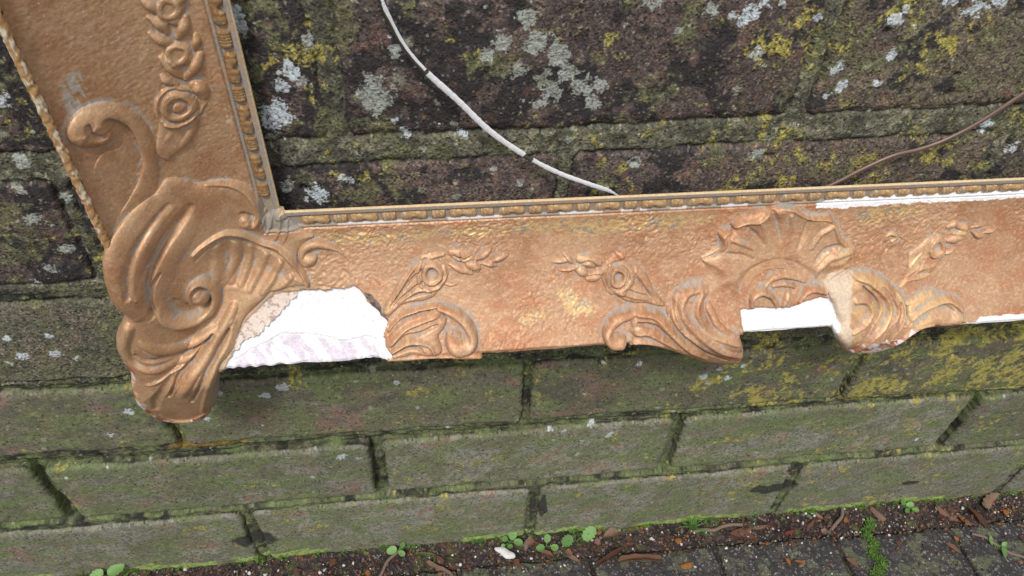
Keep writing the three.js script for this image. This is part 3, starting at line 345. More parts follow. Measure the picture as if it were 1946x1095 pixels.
function wallTextures(x0, y0, w, h, W, H) {
  const col = new Uint8Array(W * H * 4), bmp = new Uint8Array(W * H * 4), px = w / W;
  for (let j = 0; j < H; j++) for (let i = 0; i < W; i++) {
    const o = wallSample(x0 + (i + 0.5) * px, y0 + (j + 0.5) * h / H), k = (j * W + i) * 4;
    col[k] = clamp(o[0], 0, 255); col[k + 1] = clamp(o[1], 0, 255); col[k + 2] = clamp(o[2], 0, 255); col[k + 3] = 255;
    bmp[k] = bmp[k + 1] = bmp[k + 2] = clamp(o[3] * 255, 0, 255); bmp[k + 3] = 255;
  }
  for (const [sx, sy, r, wh] of SPOTS) {
    const i0 = Math.max(0, Math.floor((sx - r * 2 - x0) / px)), i1 = Math.min(W - 1, Math.ceil((sx + r * 2 - x0) / px)), j0 = Math.max(0, Math.floor((sy - r * 2 - y0) / (h / H))), j1 = Math.min(H - 1, Math.ceil((sy + r * 2 - y0) / (h / H)));
    for (let j = j0; j <= j1; j++) for (let i = i0; i <= i1; i++) {
      const x = x0 + (i + 0.5) * px, y = y0 + (j + 0.5) * h / H, d = Math.hypot(x - sx, y - sy) / r;
      const v = 1 - d + (fbm(x / (1 + r * 0.35), y / (1 + r * 0.35), 3, 71) - 0.5) * 1.7 + (vn(x * 1.6, y * 1.6, 72) - 0.5) * 0.5;
      if (v > 0) { const a = sm(0, 0.22, v) * (0.55 + 0.45 * wh) * (vn(x * 1.1, y * 1.1, 73) > 0.27 ? 1 : 0.45), t = 0.82 + 0.3 * vn(x * 2.2, y * 2.2, 74), k = (j * W + i) * 4;
        const c = wh > 0.85 ? [196, 204, 208] : wh > 0.65 ? [168, 174, 164] : [146, 150, 130];
        for (let m = 0; m < 3; m++) col[k + m] = clamp(col[k + m] + (c[m] * t - col[k + m]) * a, 0, 255);
        bmp[k] = bmp[k + 1] = bmp[k + 2] = clamp(bmp[k] + a * 55 * (0.6 + 0.8 * vn(x * 2, y * 2, 75)), 0, 255); }
    }
  }
  return { map: dataTex(W, H, col, true), bump: dataTex(W, H, bmp, false), uv: uvBox(x0, y0, w, h) };
}
const WU = wallTextures(-170, -165, 600, 262, 2048, 894), WL = wallTextures(-330, -416, 1060, 276, 2048, 533);
const wallMat = (T, bs) => new THREE.MeshStandardMaterial({ map: T.map, bumpMap: T.bump, bumpScale: bs, roughness: 0.93, metalness: 0 });
const MU = wallMat(WU, 0.0008), ML = wallMat(WL, 0.0005);
const wall = group('brick_wall');
tag(wall, 'weathered dark brick wall covered in lichen, algae and yellow moss behind the gilt frame', 'wall');
for (const b of BR) {
  const c = COURSES[b.ci], T = b.ci >= 3 ? WU : WL, fine = b.ci >= 3 ? b.x1 > -190 && b.x0 < 385 && b.ci < 6 : b.x1 > -310 && b.x0 < 620;
  const st = fine ? (b.ci >= 3 ? 1.0 : 1.25) : 12, nx = Math.max(4, Math.round((b.x1 - b.x0) / st)), ny = Math.max(3, Math.round(64 / st));
  const pos = [], uv = [], idx = [];
  for (let j = -1; j <= ny + 1; j++) for (let i = -1; i <= nx + 1; i++) {
    const sk = i < 0 || j < 0 || i > nx || j > ny, u = clamp(i / nx), v = clamp(j / ny);
    let x = lerp(b.x0, b.x1, u); const lo = yLow(c, x) - wob(x, b.ci, 1), hi = yTop(c, x) + wob(x, b.ci, 2); let y = lerp(lo, hi, v);
    x = lerp(b.x0 - wob(y, b.k + b.ci * 9, 3), b.x1 + wob(y, b.k + b.ci * 9, 4), u);
    const dx = Math.min(u, 1 - u) * (b.x1 - b.x0), dy = Math.min(v, 1 - v) * 62, r = 4.5;
    // round the corners in plan
    const cx = clamp(1 - dx / r), cy = clamp(1 - dy / r); if (cx > 0 && cy > 0) { const m = Math.hypot(cx, cy) / Math.max(cx, cy) - 1; x += (u < 0.5 ? 1 : -1) * m * r * cx * 0.7; y += (v < 0.5 ? 1 : -1) * m * r * cy * 0.7; }
    const d = Math.min(dx, dy), z = sk ? -12 : brickZ(x, y, b) - 2.6 * Math.exp(-d / 1.1);
    const p = M(x, y, z), q = T.uv(x + (i < 0 ? -7 : i > nx ? 7 : 0), y + (j < 0 ? -7 : j > ny ? 7 : 0)); pos.push(p.x, p.y, p.z); uv.push(q[0], q[1]);
  }
  const S = nx + 3; for (let j = 0; j < ny + 2; j++) for (let i = 0; i < nx + 2; i++) { const a = j * S + i; idx.push(a, a + 1, a + S + 1, a, a + S + 1, a + S); }
  mesh('brick', geo(pos, idx, uv), b.ci >= 3 ? MU : ML, wall);
}
function axis(parts) { const o = [parts[0][0]]; for (const [a, b, st] of parts) { const n = Math.max(1, Math.round((b - a) / st)); for (let i = 1; i <= n; i++) o.push(a + (b - a) * i / n); } return o; }
function sheet(xs, ys, zf, keep, T) {
  const pos = [], uv = [], idx = [], nx = xs.length, on = [];
  for (const y of ys) for (const x of xs) { const z = zf(x, y); on.push(keep(x, y)); const p = M(x, y, z), q = T.uv(x, y); pos.push(p.x, p.y, p.z); uv.push(q[0], q[1]); }
  for (let j = 0; j < ys.length - 1; j++) for (let i = 0; i < nx - 1; i++) { const a = j * nx + i; if (on[a] || on[a + 1] || on[a + nx] || on[a + nx + 1]) idx.push(a, a + 1, a + nx + 1, a, a + nx + 1, a + nx); }
  return geo(pos, idx, uv);
}
const mz = (x, y) => mortarZ(x, y, nearBrick(x, y)), mk = (x, y) => nearBrick(x, y).d < 4 || x < -330 || x > 630;
mesh('mortar', sheet(axis([[XMIN, -190, 12], [-190, 390, 1.1], [390, XMAX, 12]]), axis([[-153, 86, 1.1], [86, 610, 8]]), mz, mk, WU), MU, wall);
mesh('mortar', sheet(axis([[XMIN, -320, 12], [-320, 630, 1.3], [630, XMAX, 12]]), axis([[-430, -153, 1.3]]), mz, mk, WL), ML, wall);
{ const g = new THREE.BoxGeometry((XMAX - XMIN) / 1000, 1.06, 0.2); g.translate(0.2, 0.5, -0.113); mesh('wall_core', g, new THREE.MeshStandardMaterial({ color: 0x5a5346, roughness: 1 }), wall); }

// ------------------------------------------------------------------ the gilt picture frame
const YS = -25, XI = -24.6, FW = 68;
const Wr = x => FW + clamp((x - 254) * 0.06, 0, 4);
const tOf = (x, y) => Math.max((YS - y) * FW / Wr(x), (XI - x) * FW / 62);
function prof(t) { // height of the moulding above the wall at t mm out from the sight edge
  if (t < 0.5) return 9.6 + t * 0.8; if (t < 2.5) return 10; if (t < 3) return 10 - (t - 2.5) * 1.8; if (t < 8) return 9.1; if (t < 8.5) return 9.1 + (t - 8) * 1.8; if (t < 9.6) return 10;
  if (t < 9.9) return 9.5;
  if (t <= FW) { const u = (t - 9.9) / 58.1; return 10.2 + 36.8 * (0.22 * u + 0.78 * Math.pow(u, 1.75)) - 1.6 * sm(66.2, 68, t); }
  return 45.4 - 0.3 * (t - FW);
}
const gesso = spline([...REG.gesso, REG.gesso[0]], 3), gesso2 = spline([...REG.gesso2, REG.gesso2[0]], 3);
const inReg = (q, x, y, n = 0.8) => sdPoly(q, x, y) + (fbm(x / 2.5, y / 2.5, 3, 5) - 0.5) * 2 * n;
for (const k in REG) REG[k].bb = bounds(REG[k], 3);
const inBB = (q, x, y) => x > q.bb[0] && x < q.bb[2] && y > q.bb[1] && y < q.bb[3];
const reg = (k, x, y, n) => inBB(REG[k], x, y) ? inReg(REG[k], x, y, n) : -9;
function ornBase(t) { if (t < 64) return prof(t); const s = Math.min(t, 76) - 64; return prof(64) + 0.94 * s - 0.0517 * s * s - (t > 76 ? 0.3 * (t - 76) : 0); }
function baseZ(x, y, rough = true) {
  const t = tOf(x, y); let z = rough ? prof(t) : ornBase(t);
  if (rough && t > 9.9) {
    const rail = (YS - y) * FW / Wr(x) > (XI - x) * FW / 62;
    // orange-peel and worm-track texture of the old paint
    const wx = x + (fbm(x / 6, y / 6, 2, 8) - 0.5) * 6, wy = y + (fbm(x / 6, y / 6, 2, 9) - 0.5) * 5, n = vn(wx / 1.8, wy / 1.05, 10), rd = 1 - Math.abs(2 * n - 1);
    const amt = rail ? sm(0.3, 0.62, fbm(x / 34, y / 26, 2, 14)) * lerp(0.5, 1, sm(-70, -56, y)) : 0.3;
    z += (rd - 0.5) * 0.7 * amt + (fbm(x / 1.3, y / 1.3, 2, 15) - 0.5) * 0.2 + (fbm(x / 22, y / 22, 2, 16) - 0.5) * 0.5;
    const g1 = reg('gesso', x, y, 1.1); if (g1 > -0.5) {
      z -= 2.3 * sm(-0.3, 0.5, g1) * (1 - 0.6 * sm(64, 67.5, t)); const s = reg('step', x, y, 0.5);
      if (s > -1.5) { z -= 1.1 * sm(-1.2, 0.4, s); const q = x * 0.62 + y * 0.55 + 0.012 * (x - 20) * (x - 20); z += 0.5 * Math.sin(q * 1.05) * sm(0, 3, s) * (0.5 + fbm(x / 8, y / 8, 2, 18)); }
    }
    const g2 = reg('gesso2', x, y, 0.4); if (g2 > -0.5) z -= 1.8 * sm(-0.3, 0.5, g2);
    const pt = reg('putty', x, y, 0.3); if (pt > 0) z -= 0.9 * sm(0, 0.6, pt);
  }
  return z;
}
// --- ornament relief: every ornament is modelled from rounded masses (p), tubes (t), ridges and grooves (a), rosettes (r) and a dish (d)
function prep(f) {
  if (f.k === 'p') { f.s = spline([...f.q, f.q[0]], 4); f.s.pop(); f.bb = bounds(f.s, 3); }
  else if (f.k === 't' || f.k === 'a') { f.s = spline(f.q, 7); f.w = Math.max(...f.q.map(q => q[2])); f.bb = bounds(f.s, f.w + 3); }
  else if (f.k === 'r') { f.bb = bounds(f.q, f.g[f.g.length - 1][0] + 1); } else f.bb = bounds(f.q, 60);
}
const smax = (a, b, k) => { const h = clamp(0.5 + 0.5 * (a - b) / k); return lerp(b, a, h) + k * h * (1 - h); };
function strokeAt(f, x, y) { // returns [best u, height]; u = distance / half width
  let bu = 1e9, bh = 0, bw = 1; const s = f.s;
  for (let i = 0; i < s.length - 1; i++) {
    const a = s[i], b = s[i + 1], ex = b[0] - a[0], ey = b[1] - a[1], wx = x - a[0], wy = y - a[1], t = clamp((wx * ex + wy * ey) / (ex * ex + ey * ey + 1e-9));
    const dx = wx - ex * t, dy = wy - ey * t, w = Math.max(0.15, lerp(a[2], b[2], t)), u = Math.sqrt(dx * dx + dy * dy) / w;
    if (u < bu) { bu = u; bh = lerp(a[3], b[3], t); bw = w; }
  }
  return [bu, bh, bw];
}
function ornH(o, X, Y) { // signed height field: > 0 inside the ornament
  const x = X + (fbm(X / 5, Y / 5, 2, 101) - 0.5) * 0.5, y = Y + (fbm(X / 5, Y / 5, 2, 102) - 0.5) * 0.5;
  let h = -9;
  for (const f of o.f) {
    const bb = f.bb; if (x < bb[0] || x > bb[2] || y < bb[1] || y > bb[3]) continue;
    if (f.k === 'p') {
      const d = sdPoly(f.s, x, y), r = f.r + (f.fade ? 13 * sm(0, 24, (o.id === 'shell' ? -52 : 30) - y) : 0);
      if (f.H < 0) { if (d > 0) h += f.H * sm(0, f.r, d); }
      else h = d > 0 ? Math.max(h, lerp(f.H * Math.sqrt(1 - Math.pow(1 - Math.min(1, d / r), 2)) + 0.02, f.H * sm(0, r, d) - 0.05, f.fade ? sm(f.r + 1, f.r + 8, r) : 0)) : Math.max(h, d);
    } else if (f.k === 't') {
      const [u, hh, w] = strokeAt(f, x, y);
      if (u < 1) { const v = hh * Math.sqrt(1 - u * u) + 0.02; h = h > 0 ? smax(h, v, 0.3) : v; } else h = Math.max(h, -(u - 1) * w);
    } else if (f.k === 'a') {
      const [u, hh] = strokeAt(f, x, y);
      if (u < 1) { const v = hh * (1 - u * u) * (1 - u * u); if (hh > 0) h = h > 0 ? h + v : Math.max(h, v - 0.05); else if (h > 0) h = Math.max(0.25, h + v * 1.2); }
    } else if (f.k === 'r') {
      const d = Math.hypot(x - f.q[0][0], y - f.q[0][1]) * (1 + 0.05 * Math.sin(Math.atan2(y - f.q[0][1], x - f.q[0][0]) * 3 + f.q[0][0]) + 0.18 * (fbm(x / 3, y / 3, 2, 103) - 0.5)), g = f.g;
      for (let i = 0; i < g.length - 1; i++) if (d >= g[i][0] && d < g[i + 1][0]) { const v = lerp(g[i][1], g[i + 1][1], sm(g[i][0], g[i + 1][0], d)); h = h > 0 ? Math.max(0.2, h + v) : Math.max(h, v); }
    } else if (f.k === 'd') {
      const R = Math.hypot(f.q[0][0] - f.q[1][0], f.q[0][1] - f.q[1][1]), d = Math.hypot(x - f.q[0][0], y - f.q[0][1]) / R;
      if (h > 0 && d < 1) h = Math.max(0.3, h - f.H * (1 - d * d));
    }
  }
  if (h > 0) { h *= o.id.startsWith('leaf') ? 1.3 : o.id.startsWith('rose') ? 1.15 : 1; const g1 = reg('gesso', X, Y, 0.4); if (o.id === 'corner' || o.id === 'corner_tail' || o.id === 'leaf_left') { if (g1 > -1) h = Math.min(h, -g1 * 4); const pt = reg('putty', X, Y, 0.3); if (pt > -1) h = Math.min(h, -pt * 4); }
    if (o.id === 'curls' || o.id === 'shell' || o.id === 'leaf_mid') { const g2 = reg('gesso2', X, Y, 0.4); if (g2 > -1) h = Math.min(h, -g2 * 4); } }
  return h;
}
for (const o of ORN) { o.f.forEach(prep); const b = [1e9, 1e9, -1e9, -1e9]; for (const f of o.f) if (f.k !== 'd') { b[0] = Math.min(b[0], f.bb[0]); b[1] = Math.min(b[1], f.bb[1]); b[2] = Math.max(b[2], f.bb[2]); b[3] = Math.max(b[3], f.bb[3]); } o.bb = b;
  const st = 0.45, nx = o.nx = Math.ceil((b[2] - b[0]) / st) + 1, ny = o.ny = Math.ceil((b[3] - b[1]) / st) + 1, H = o.H = new Float32Array(nx * ny); o.st = st;
  for (let j = 0; j < ny; j++) for (let i = 0; i < nx; i++) H[j * nx + i] = ornH(o, b[0] + i * st, b[1] + j * st);
}
// --- colour of the frame by place on it
const FX0 = -112, FY0 = -152, FWD = 500, FHT = 252, TW = 2048, TH = 1032;
const frameUV = uvBox(FX0, FY0, FWD, FHT);
const GW = 1000, GH = 504, GS = 0.5, HT = new Float32Array(GW * GH).fill(-3), HB = new Float32Array(GW * GH);
for (const o of ORN) for (let j = 0; j < GH; j++) { const y = FY0 + j * GS, v = (y - o.bb[1]) / o.st; if (v < 0 || v > o.ny - 1) continue;
  for (let i = 0; i < GW; i++) { const x = FX0 + i * GS, u = (x - o.bb[0]) / o.st; if (u < 0 || u > o.nx - 1) continue; const h = o.H[Math.round(v) * o.nx + Math.round(u)], k = j * GW + i; if (h > HT[k]) HT[k] = h; } }
{ // how far each place lies below the relief around it: where loose grey dust has settled in the modelling
  const A = Float32Array.from(HT, h => Math.max(0, h)), T = new Float32Array(GW * GH), r = 4;
  for (let j = 0; j < GH; j++) for (let i = 0; i < GW; i++) { let s = 0; for (let k = -r; k <= r; k++) s += A[j * GW + clamp(i + k, 0, GW - 1)]; T[j * GW + i] = s / (2 * r + 1); }
  for (let j = 0; j < GH; j++) for (let i = 0; i < GW; i++) { let s = 0; for (let k = -r; k <= r; k++) s += T[clamp(j + k, 0, GH - 1) * GW + i]; HB[j * GW + i] = s / (2 * r + 1) - A[j * GW + i]; }
}
const grid = (A, x, y) => { const u = clamp((x - FX0) / GS, 0, GW - 1.01), v = clamp((y - FY0) / GS, 0, GH - 1.01), i = u | 0, j = v | 0, a = u - i, b = v - j, k = j * GW + i; return (A[k] * (1 - a) + A[k + 1] * a) * (1 - b) + (A[k + GW] * (1 - a) + A[k + GW + 1] * a) * b; };
const fcol = new Uint8Array(TW * TH * 4), form = new Uint8Array(TW * TH * 4);
{
  const o = [0, 0, 0];
  for (let j = 0; j < TH; j++) for (let i = 0; i < TW; i++) {
    const x = FX0 + (i + 0.5) * FWD / TW, y = FY0 + (j + 0.5) * FHT / TH, t = tOf(x, y), hh = grid(HT, x, y), dn = grid(HB, x, y);
    const onRail = (YS - y) * FW / Wr(x) > (XI - x) * FW / 62, nx = onRail ? x : x * 1.4, ny = onRail ? y * 1.45 : y; // noise is laid out along the slope of the moulding, not along its flat plan
    const f1 = fbm(x / 28, y / 28, 3, 201), f2 = fbm(nx / 7, ny / 7, 4, 202), f3 = fbm(nx / 1.7, ny / 1.7, 3, 203), g = hash2(i, j, 204);
    const stile = sm(6, -14, x + (f1 - 0.5) * 34), onOrn = hh > 0.05;
    let ro = 0.5, me = 0.28;
    // bronze paint: brown-gold on stile and corner, redder copper-gold on the rail
    o[0] = 186; o[1] = 143; o[2] = 110; mix3(o, C(168, 122, 88), sm(0.42, 0.64, f2) * 0.6); mix3(o, C(196, 156, 122), sm(0.45, 0.65, f1) * 0.7);
    mix3(o, C(186, 148, 113), stile); mix3(o, C(170, 128, 92), stile * sm(0.42, 0.64, f2) * 0.7); mix3(o, C(194, 160, 124), stile * sm(0.5, 0.65, f1) * 0.5);
    // red clay ground showing through thin gilding
    mix3(o, C(182, 120, 84), sm(0.5, 0.72, fbm(nx / 12, ny / 9, 4, 210)) * 0.5 * (1 - stile * 0.6)); mix3(o, C(226, 190, 150), sm(0.58, 0.66, fbm(nx / 1.6, ny / 1.4, 3, 211)) * 0.35 * (1 - stile * 0.8));
    // bright leaf that survived
    let gl = -9; for (const k of ['goldA', 'goldB', 'goldC', 'goldD', 'goldE']) gl = Math.max(gl, reg(k, x, y, 2));
    if (gl > -1) { const a = sm(-1, 1.5, gl) * sm(0.4, 0.52, f3 * 0.6 + f2 * 0.4 + 0.02); mix3(o, C(230, 194, 136), a * 0.85); if (a > 0.4) { me = 0.5; ro = 0.4; } mix3(o, C(166, 154, 142), sm(-0.5, 1, gl) * sm(0.6, 0.66, fbm(x / 2.4, y / 1.6, 3, 214)) * 0.8); }
    if (onOrn && x > 255 && x < 330) mix3(o, C(224, 188, 134), sm(0.5, 0.6, f2) * 0.55);
    if (onOrn) mix3(o, C(206, 166, 116), sm(0.54, 0.68, fbm(x / 4, y / 4, 3, 215)) * 0.3 * (1 - stile * 0.5));
    if (t < 9.9) { mix3(o, C(158, 148, 136), 0.5 + 0.5 * sm(0.35, 0.5, f2)); if (t < 0.45) mix3(o, C(226, 196, 150), 0.9); if (t > 8 && sm(0.5, 0.56, fbm(x / 14, 2, 3, 216) + (x > 30 && x < 80 ? .1 : 0)) > 0.5 && x > 0) mix3(o, C(226, 222, 220), 0.8); me = 0.1; ro = 0.75; }
    // settled grey dust: grains in the hollows round the modelling and along the sight edge
    const du = clamp(dn * 1.0, 0, 0.75) + (f2 - 0.5) * 1.9 + (f3 - 0.5) * 1.3 - stile * 0.02;
    if (t > 9.9) { const a = sm(0.3, 0.75, du) * 0.75 * sm(0.03, 0.2, dn + (f1 - 0.5) * 0.3); mix3(o, C(168, 156, 146), a); ro += a * 0.3; me *= 1 - a; }
    if (g > 0.9985) { mix3(o, C(225, 220, 214), 0.9); me = 0; }
    let r;
    if ((r = reg('brush', x, y, 1.5)) > 0) mix3(o, C(186, 180, 170), sm(0, 1.5, r) * sm(0.38, 0.5, fbm((x + y * 0.12) / 0.9, y / 7, 3, 220)) * 0.85);
    if ((r = reg('scuff', x, y, 1.5)) > 0) mix3(o, C(208, 186, 158), sm(0, 1, r) * sm(0.5, 0.56, f3) * 0.8);
    if ((r = reg('redA', x, y, 1.5)) > 0) { mix3(o, C(158, 70, 50), sm(0, 1, r) * sm(0.46, 0.52, f2) * 0.85); mix3(o, C(222, 210, 206), sm(0, 1, r) * sm(0.53, 0.57, fbm(x / 4, y / 4, 3, 221)) * 0.9); me = 0.1; }
    if ((r = reg('redB', x, y, 1.5)) > 0) { mix3(o, C(172, 104, 80), sm(0, 1, r) * sm(0.44, 0.5, f2) * 0.85); mix3(o, C(226, 218, 216), sm(0, 1, r) * sm(0.5, 0.54, fbm(x / 5, y / 3, 3, 222)) * 0.9); me = 0.1; }
    if ((r = reg('cream', x, y, 2)) > 0) { mix3(o, C(214, 196, 174), sm(0, 1.2, r) * 0.85); mix3(o, C(186, 158, 132), sm(0.5, 0.6, f2) * 0.5 * sm(0, 0.6, r)); me = 0; ro = 0.8; }
    if ((r = reg('putty', x, y, 0.3)) > 0) { o[0] = 218; o[1] = 200; o[2] = 186; mix3(o, C(150, 128, 118), sm(0.6, 0.66, f3) * 0.6); me = 0; ro = 0.85; }
    if ((r = reg('dirt', x, y, 0.8)) > -0.3) { mix3(o, C(74, 62, 60), sm(-0.3, 0.4, r) * (0.6 + 0.4 * sm(0.4, 0.6, f3))); me = 0; }
    if ((r = reg('whitefil', x, y, 0.9)) > 0 || (r = reg('whitebot', x, y, 0.8)) > 0) { mix3(o, C(240, 238, 238), sm(0, 0.3, r)); me = 0; ro = 0.8; }
    if ((r = Math.max(reg('gesso', x, y, 1.1), reg('gesso2', x, y, 0.4))) > -0.15 && !(onOrn && r < 0.3)) { o[0] = 234; o[1] = 232; o[2] = 232; const s = reg('step', x, y, 0.5); if (s > 0) mix3(o, C(212, 202, 212), sm(0, 1, s) * sm(0.4, 0.6, fbm((x + y) / 3, (x - y * 1.4) / 16, 3, 224))); mix3(o, C(200, 194, 190), sm(0.78, 0.82, f3) * 0.6); me = 0; ro = 0.85; }
    const k = (j * TW + i) * 4, br = 0.96 + 0.08 * g + 0.12 * (vn(nx * 1.3, ny * 1.3, 226) - 0.5); fcol[k] = clamp(o[0] * br, 0, 255); fcol[k + 1] = clamp(o[1] * br, 0, 255); fcol[k + 2] = clamp(o[2] * br, 0, 255); fcol[k + 3] = 255;
    form[k] = 255; form[k + 1] = clamp(ro + (f3 - 0.5) * 0.25) * 255; form[k + 2] = clamp(me) * 255; form[k + 3] = 255;
  }
}
const fMap = dataTex(TW, TH, fcol, true), fOrm = dataTex(TW, TH, form, false);
const grainTex = (() => { const n = 512, d = new Uint8Array(n * n * 4); for (let j = 0; j < n; j++) for (let i = 0; i < n; i++) { const v = clamp(0.35 + 0.5 * (fbm(i / 9, j / 9, 4, 301) - 0.2) + (hash2(i, j, 302) - 0.5) * 0.12) * 255, k = (j * n + i) * 4; d[k] = d[k + 1] = d[k + 2] = v; d[k + 3] = 255; } const t = dataTex(n, n, d, false); t.repeat.set(9, 6.5); return t; })();
const gilt = new THREE.MeshStandardMaterial({ map: fMap, roughnessMap: fOrm, metalnessMap: fOrm, roughness: 1, metalness: 1, bumpMap: grainTex, bumpScale: 0.0002 });
const plaster = new THREE.MeshStandardMaterial({ map: fMap, roughness: 0.85, metalness: 0, bumpMap: grainTex, bumpScale: 0.0003 });
const frame = group('picture_frame');
tag(frame, 'broken gilt plaster picture frame with carved corner hung flat on brick wall', 'picture frame');

function moulding(name, isRail, ext, fineTo) {
  // rows across the section (t and, off the face, a fixed z), columns along the length
  const rows = [[0, 8.7]]; for (let t = 0; t < 9.9; t += 0.35) rows.push([t, null]); for (let t = 9.9; t < FW; t += 0.46) rows.push([t, null]); rows.push([FW, null], [FW - 0.4, 40], [FW - 3, 30], [FW - 9, 8], [FW - 9, 1.2], [12, 1.2], [12, 6.4], [8, 8.3], [0, 8.7]);
  const ss = axis([[0, fineTo, 0.46], [fineTo, ext, 8]]), pos = [], uv = [], face = [], ges = [], nr = rows.length, nc = ss.length, P = [];
  for (const [t, zf] of rows) for (const s of ss) {
    let x, y; if (isRail) { x = XI - t * 62 / FW + s; y = YS - t * Wr(x) / FW; } else { x = XI - t * 62 / FW; y = YS - t + s; }
    if (zf === null && t > FW - 1.2) { const e = (fbm(s / 9, isRail ? 1 : 2, 3, 17) - 0.5) * 1.0; if (isRail) y += e; else x += e; }
    const z = zf === null ? baseZ(x, y) : zf; P.push([x, y]); const p = M(x, y, z), q = frameUV(x, y); pos.push(p.x, p.y, p.z); uv.push(q[0], q[1]);
  }
  for (let j = 0; j < nr - 1; j++) for (let i = 0; i < nc - 1; i++) {
    const a = j * nc + i, c = P[a], t = rows[j][0], f = j > 20 && j < nr - 9 && isRail && (reg('gesso', c[0], c[1], 1.1) > 0 || reg('gesso2', c[0], c[1], 0.4) > 0) ? ges : face;
    if (isRail) f.push(a, a + nc, a + nc + 1, a, a + nc + 1, a + 1); else f.push(a, a + nc + 1, a + nc, a, a + 1, a + nc + 1);
  }
  const g = geo(pos, face.concat(ges), uv); const n = g.getAttribute('normal');
  const cut = idx => { const m = new Map(), pp = [], nn = [], uu = [], ii = []; for (const v of idx) { let k = m.get(v); if (k === undefined) { k = m.size; m.set(v, k); pp.push(pos[v * 3], pos[v * 3 + 1], pos[v * 3 + 2]); nn.push(n.getX(v), n.getY(v), n.getZ(v)); uu.push(uv[v * 2], uv[v * 2 + 1]); } ii.push(k); } const q = geo(pp, ii, uu, false); q.setAttribute('normal', new THREE.Float32BufferAttribute(nn, 3)); return q; };
  const part = mesh(name, cut(face), gilt, frame);
  if (ges.length) { // two separate patches of bare white gesso
    const L = [], R2 = []; for (let k = 0; k < ges.length; k += 3) (P[ges[k]][0] < 100 ? L : R2).push(ges[k], ges[k + 1], ges[k + 2]);
    for (const q of [L, R2]) if (q.length) { const m = mesh('bare_gesso', cut(q), plaster, part); m.userData.label = 'bare white gesso where the ornament broke away'; }
  }
  return part;
}
moulding('bottom_rail', true, 640, 432);
moulding('side_stile', false, 420, 172);

for (const o of ORN) { // ornament meshes
  const { nx, ny, H, st, bb } = o, vi = new Int32Array(nx * ny).fill(-1), pos = [], uv = [], idx = [], P = [];
  const inside = (i, j) => i >= 0 && j >= 0 && i < nx && j < ny && H[j * nx + i] > 0;
  const vert = (i, j) => { const k = j * nx + i; if (vi[k] >= 0) return vi[k];
    let x = bb[0] + i * st, y = bb[1] + j * st, h = H[k];
    if (h <= 0) { let sx = 0, sy = 0, n = 0; for (let b = -1; b <= 1; b++) for (let a = -1; a <= 1; a++) if ((a || b) && inside(i + a, j + b)) { const hi = H[(j + b) * nx + i + a], ho = Math.max(h, -0.6), tt = clamp(hi / (hi - ho + 1e-6), 0.05, 0.95); sx += a * (1 - tt); sy += b * (1 - tt); n++; } if (n) { x += sx / n * st; y += sy / n * st; } h = -0.12; }
    const rr = (fbm(x / 1.2, y / 1.2, 2, 15) - 0.5) * 0.09, z = baseZ(x, y, false) + h + (h > 0 ? rr : 0); P.push([x, y, z]); const p = M(x, y, z), q = frameUV(x, y); pos.push(p.x, p.y, p.z); uv.push(q[0], q[1]); return vi[k] = P.length - 1; };
  const cell = (i, j) => i >= 0 && j >= 0 && i < nx - 1 && j < ny - 1 && (inside(i, j) || inside(i + 1, j) || inside(i, j + 1) || inside(i + 1, j + 1));
  const sk = new Map(), low = v => { if (!sk.has(v)) { const [x, y, z] = P[v], out = tOf(x, y) > FW - 2.5, zz = out ? Math.min(z - 8, 30) : z - 1.4, cx = out ? x + (x < -60 ? 3 : 0) : x, cy = out ? y + 2.5 : y; P.push([cx, cy, zz]); const p = M(cx, cy, zz), q = frameUV(x, y); pos.push(p.x, p.y, p.z); uv.push(q[0], q[1]); sk.set(v, P.length - 1); } return sk.get(v); };
  const skirt = [];
  for (let j = 0; j < ny - 1; j++) for (let i = 0; i < nx - 1; i++) if (cell(i, j)) {
    const a = vert(i, j), b = vert(i + 1, j), c = vert(i + 1, j + 1), d = vert(i, j + 1); idx.push(a, b, c, a, c, d);
    if (!cell(i, j - 1)) skirt.push([a, b]); if (!cell(i + 1, j)) skirt.push([b, c]); if (!cell(i, j + 1)) skirt.push([c, d]); if (!cell(i - 1, j)) skirt.push([d, a]);
  }
  const top = idx.slice(); let back = 0;
  for (const [a, b] of skirt) { const c = low(a), d = low(b); idx.push(a, c, d, a, d, b); }
  if (o.over) for (let k = 0; k < top.length; k += 3) { const T = [top[k], top[k + 1], top[k + 2]]; if (T.every(v => tOf(P[v][0], P[v][1]) > FW - 3)) { const L = T.map(low); idx.push(L[0], L[2], L[1]); } } // closed at the back where it stands past the rail
  const g = geo(pos, idx, uv); o.mesh = mesh(o.n, g, gilt, frame); if (o.l) o.mesh.userData.label = o.l;
}

// --- beads along the sight edge: long bead, short bead, each a piece of its own
const beadGold = (() => { const n = 128, d = new Uint8Array(n * n * 4); for (let j = 0; j < n; j++) for (let i = 0; i < n; i++) { const o = [206, 172, 124], f = fbm(i / 14, j / 14, 3, 310), k = (j * n + i) * 4; mix3(o, C(186, 146, 100), sm(0.48, 0.6, f)); mix3(o, C(226, 200, 156), sm(0.6, 0.68, fbm(i / 8, j / 8, 3, 311))); mix3(o, C(162, 152, 140), sm(0.6, 0.66, fbm(i / 11, j / 11, 3, 312)) * 0.8); d[k] = o[0]; d[k + 1] = o[1]; d[k + 2] = o[2]; d[k + 3] = 255; } return new THREE.MeshStandardMaterial({ map: dataTex(n, n, d, true, THREE.RepeatWrapping), roughness: 0.5, metalness: 0.3, bumpMap: grainTex, bumpScale: 0.0003 }); })();
const beadBronze = beadGold.clone(); beadBronze.color = new THREE.Color(0.74, 0.66, 0.58);
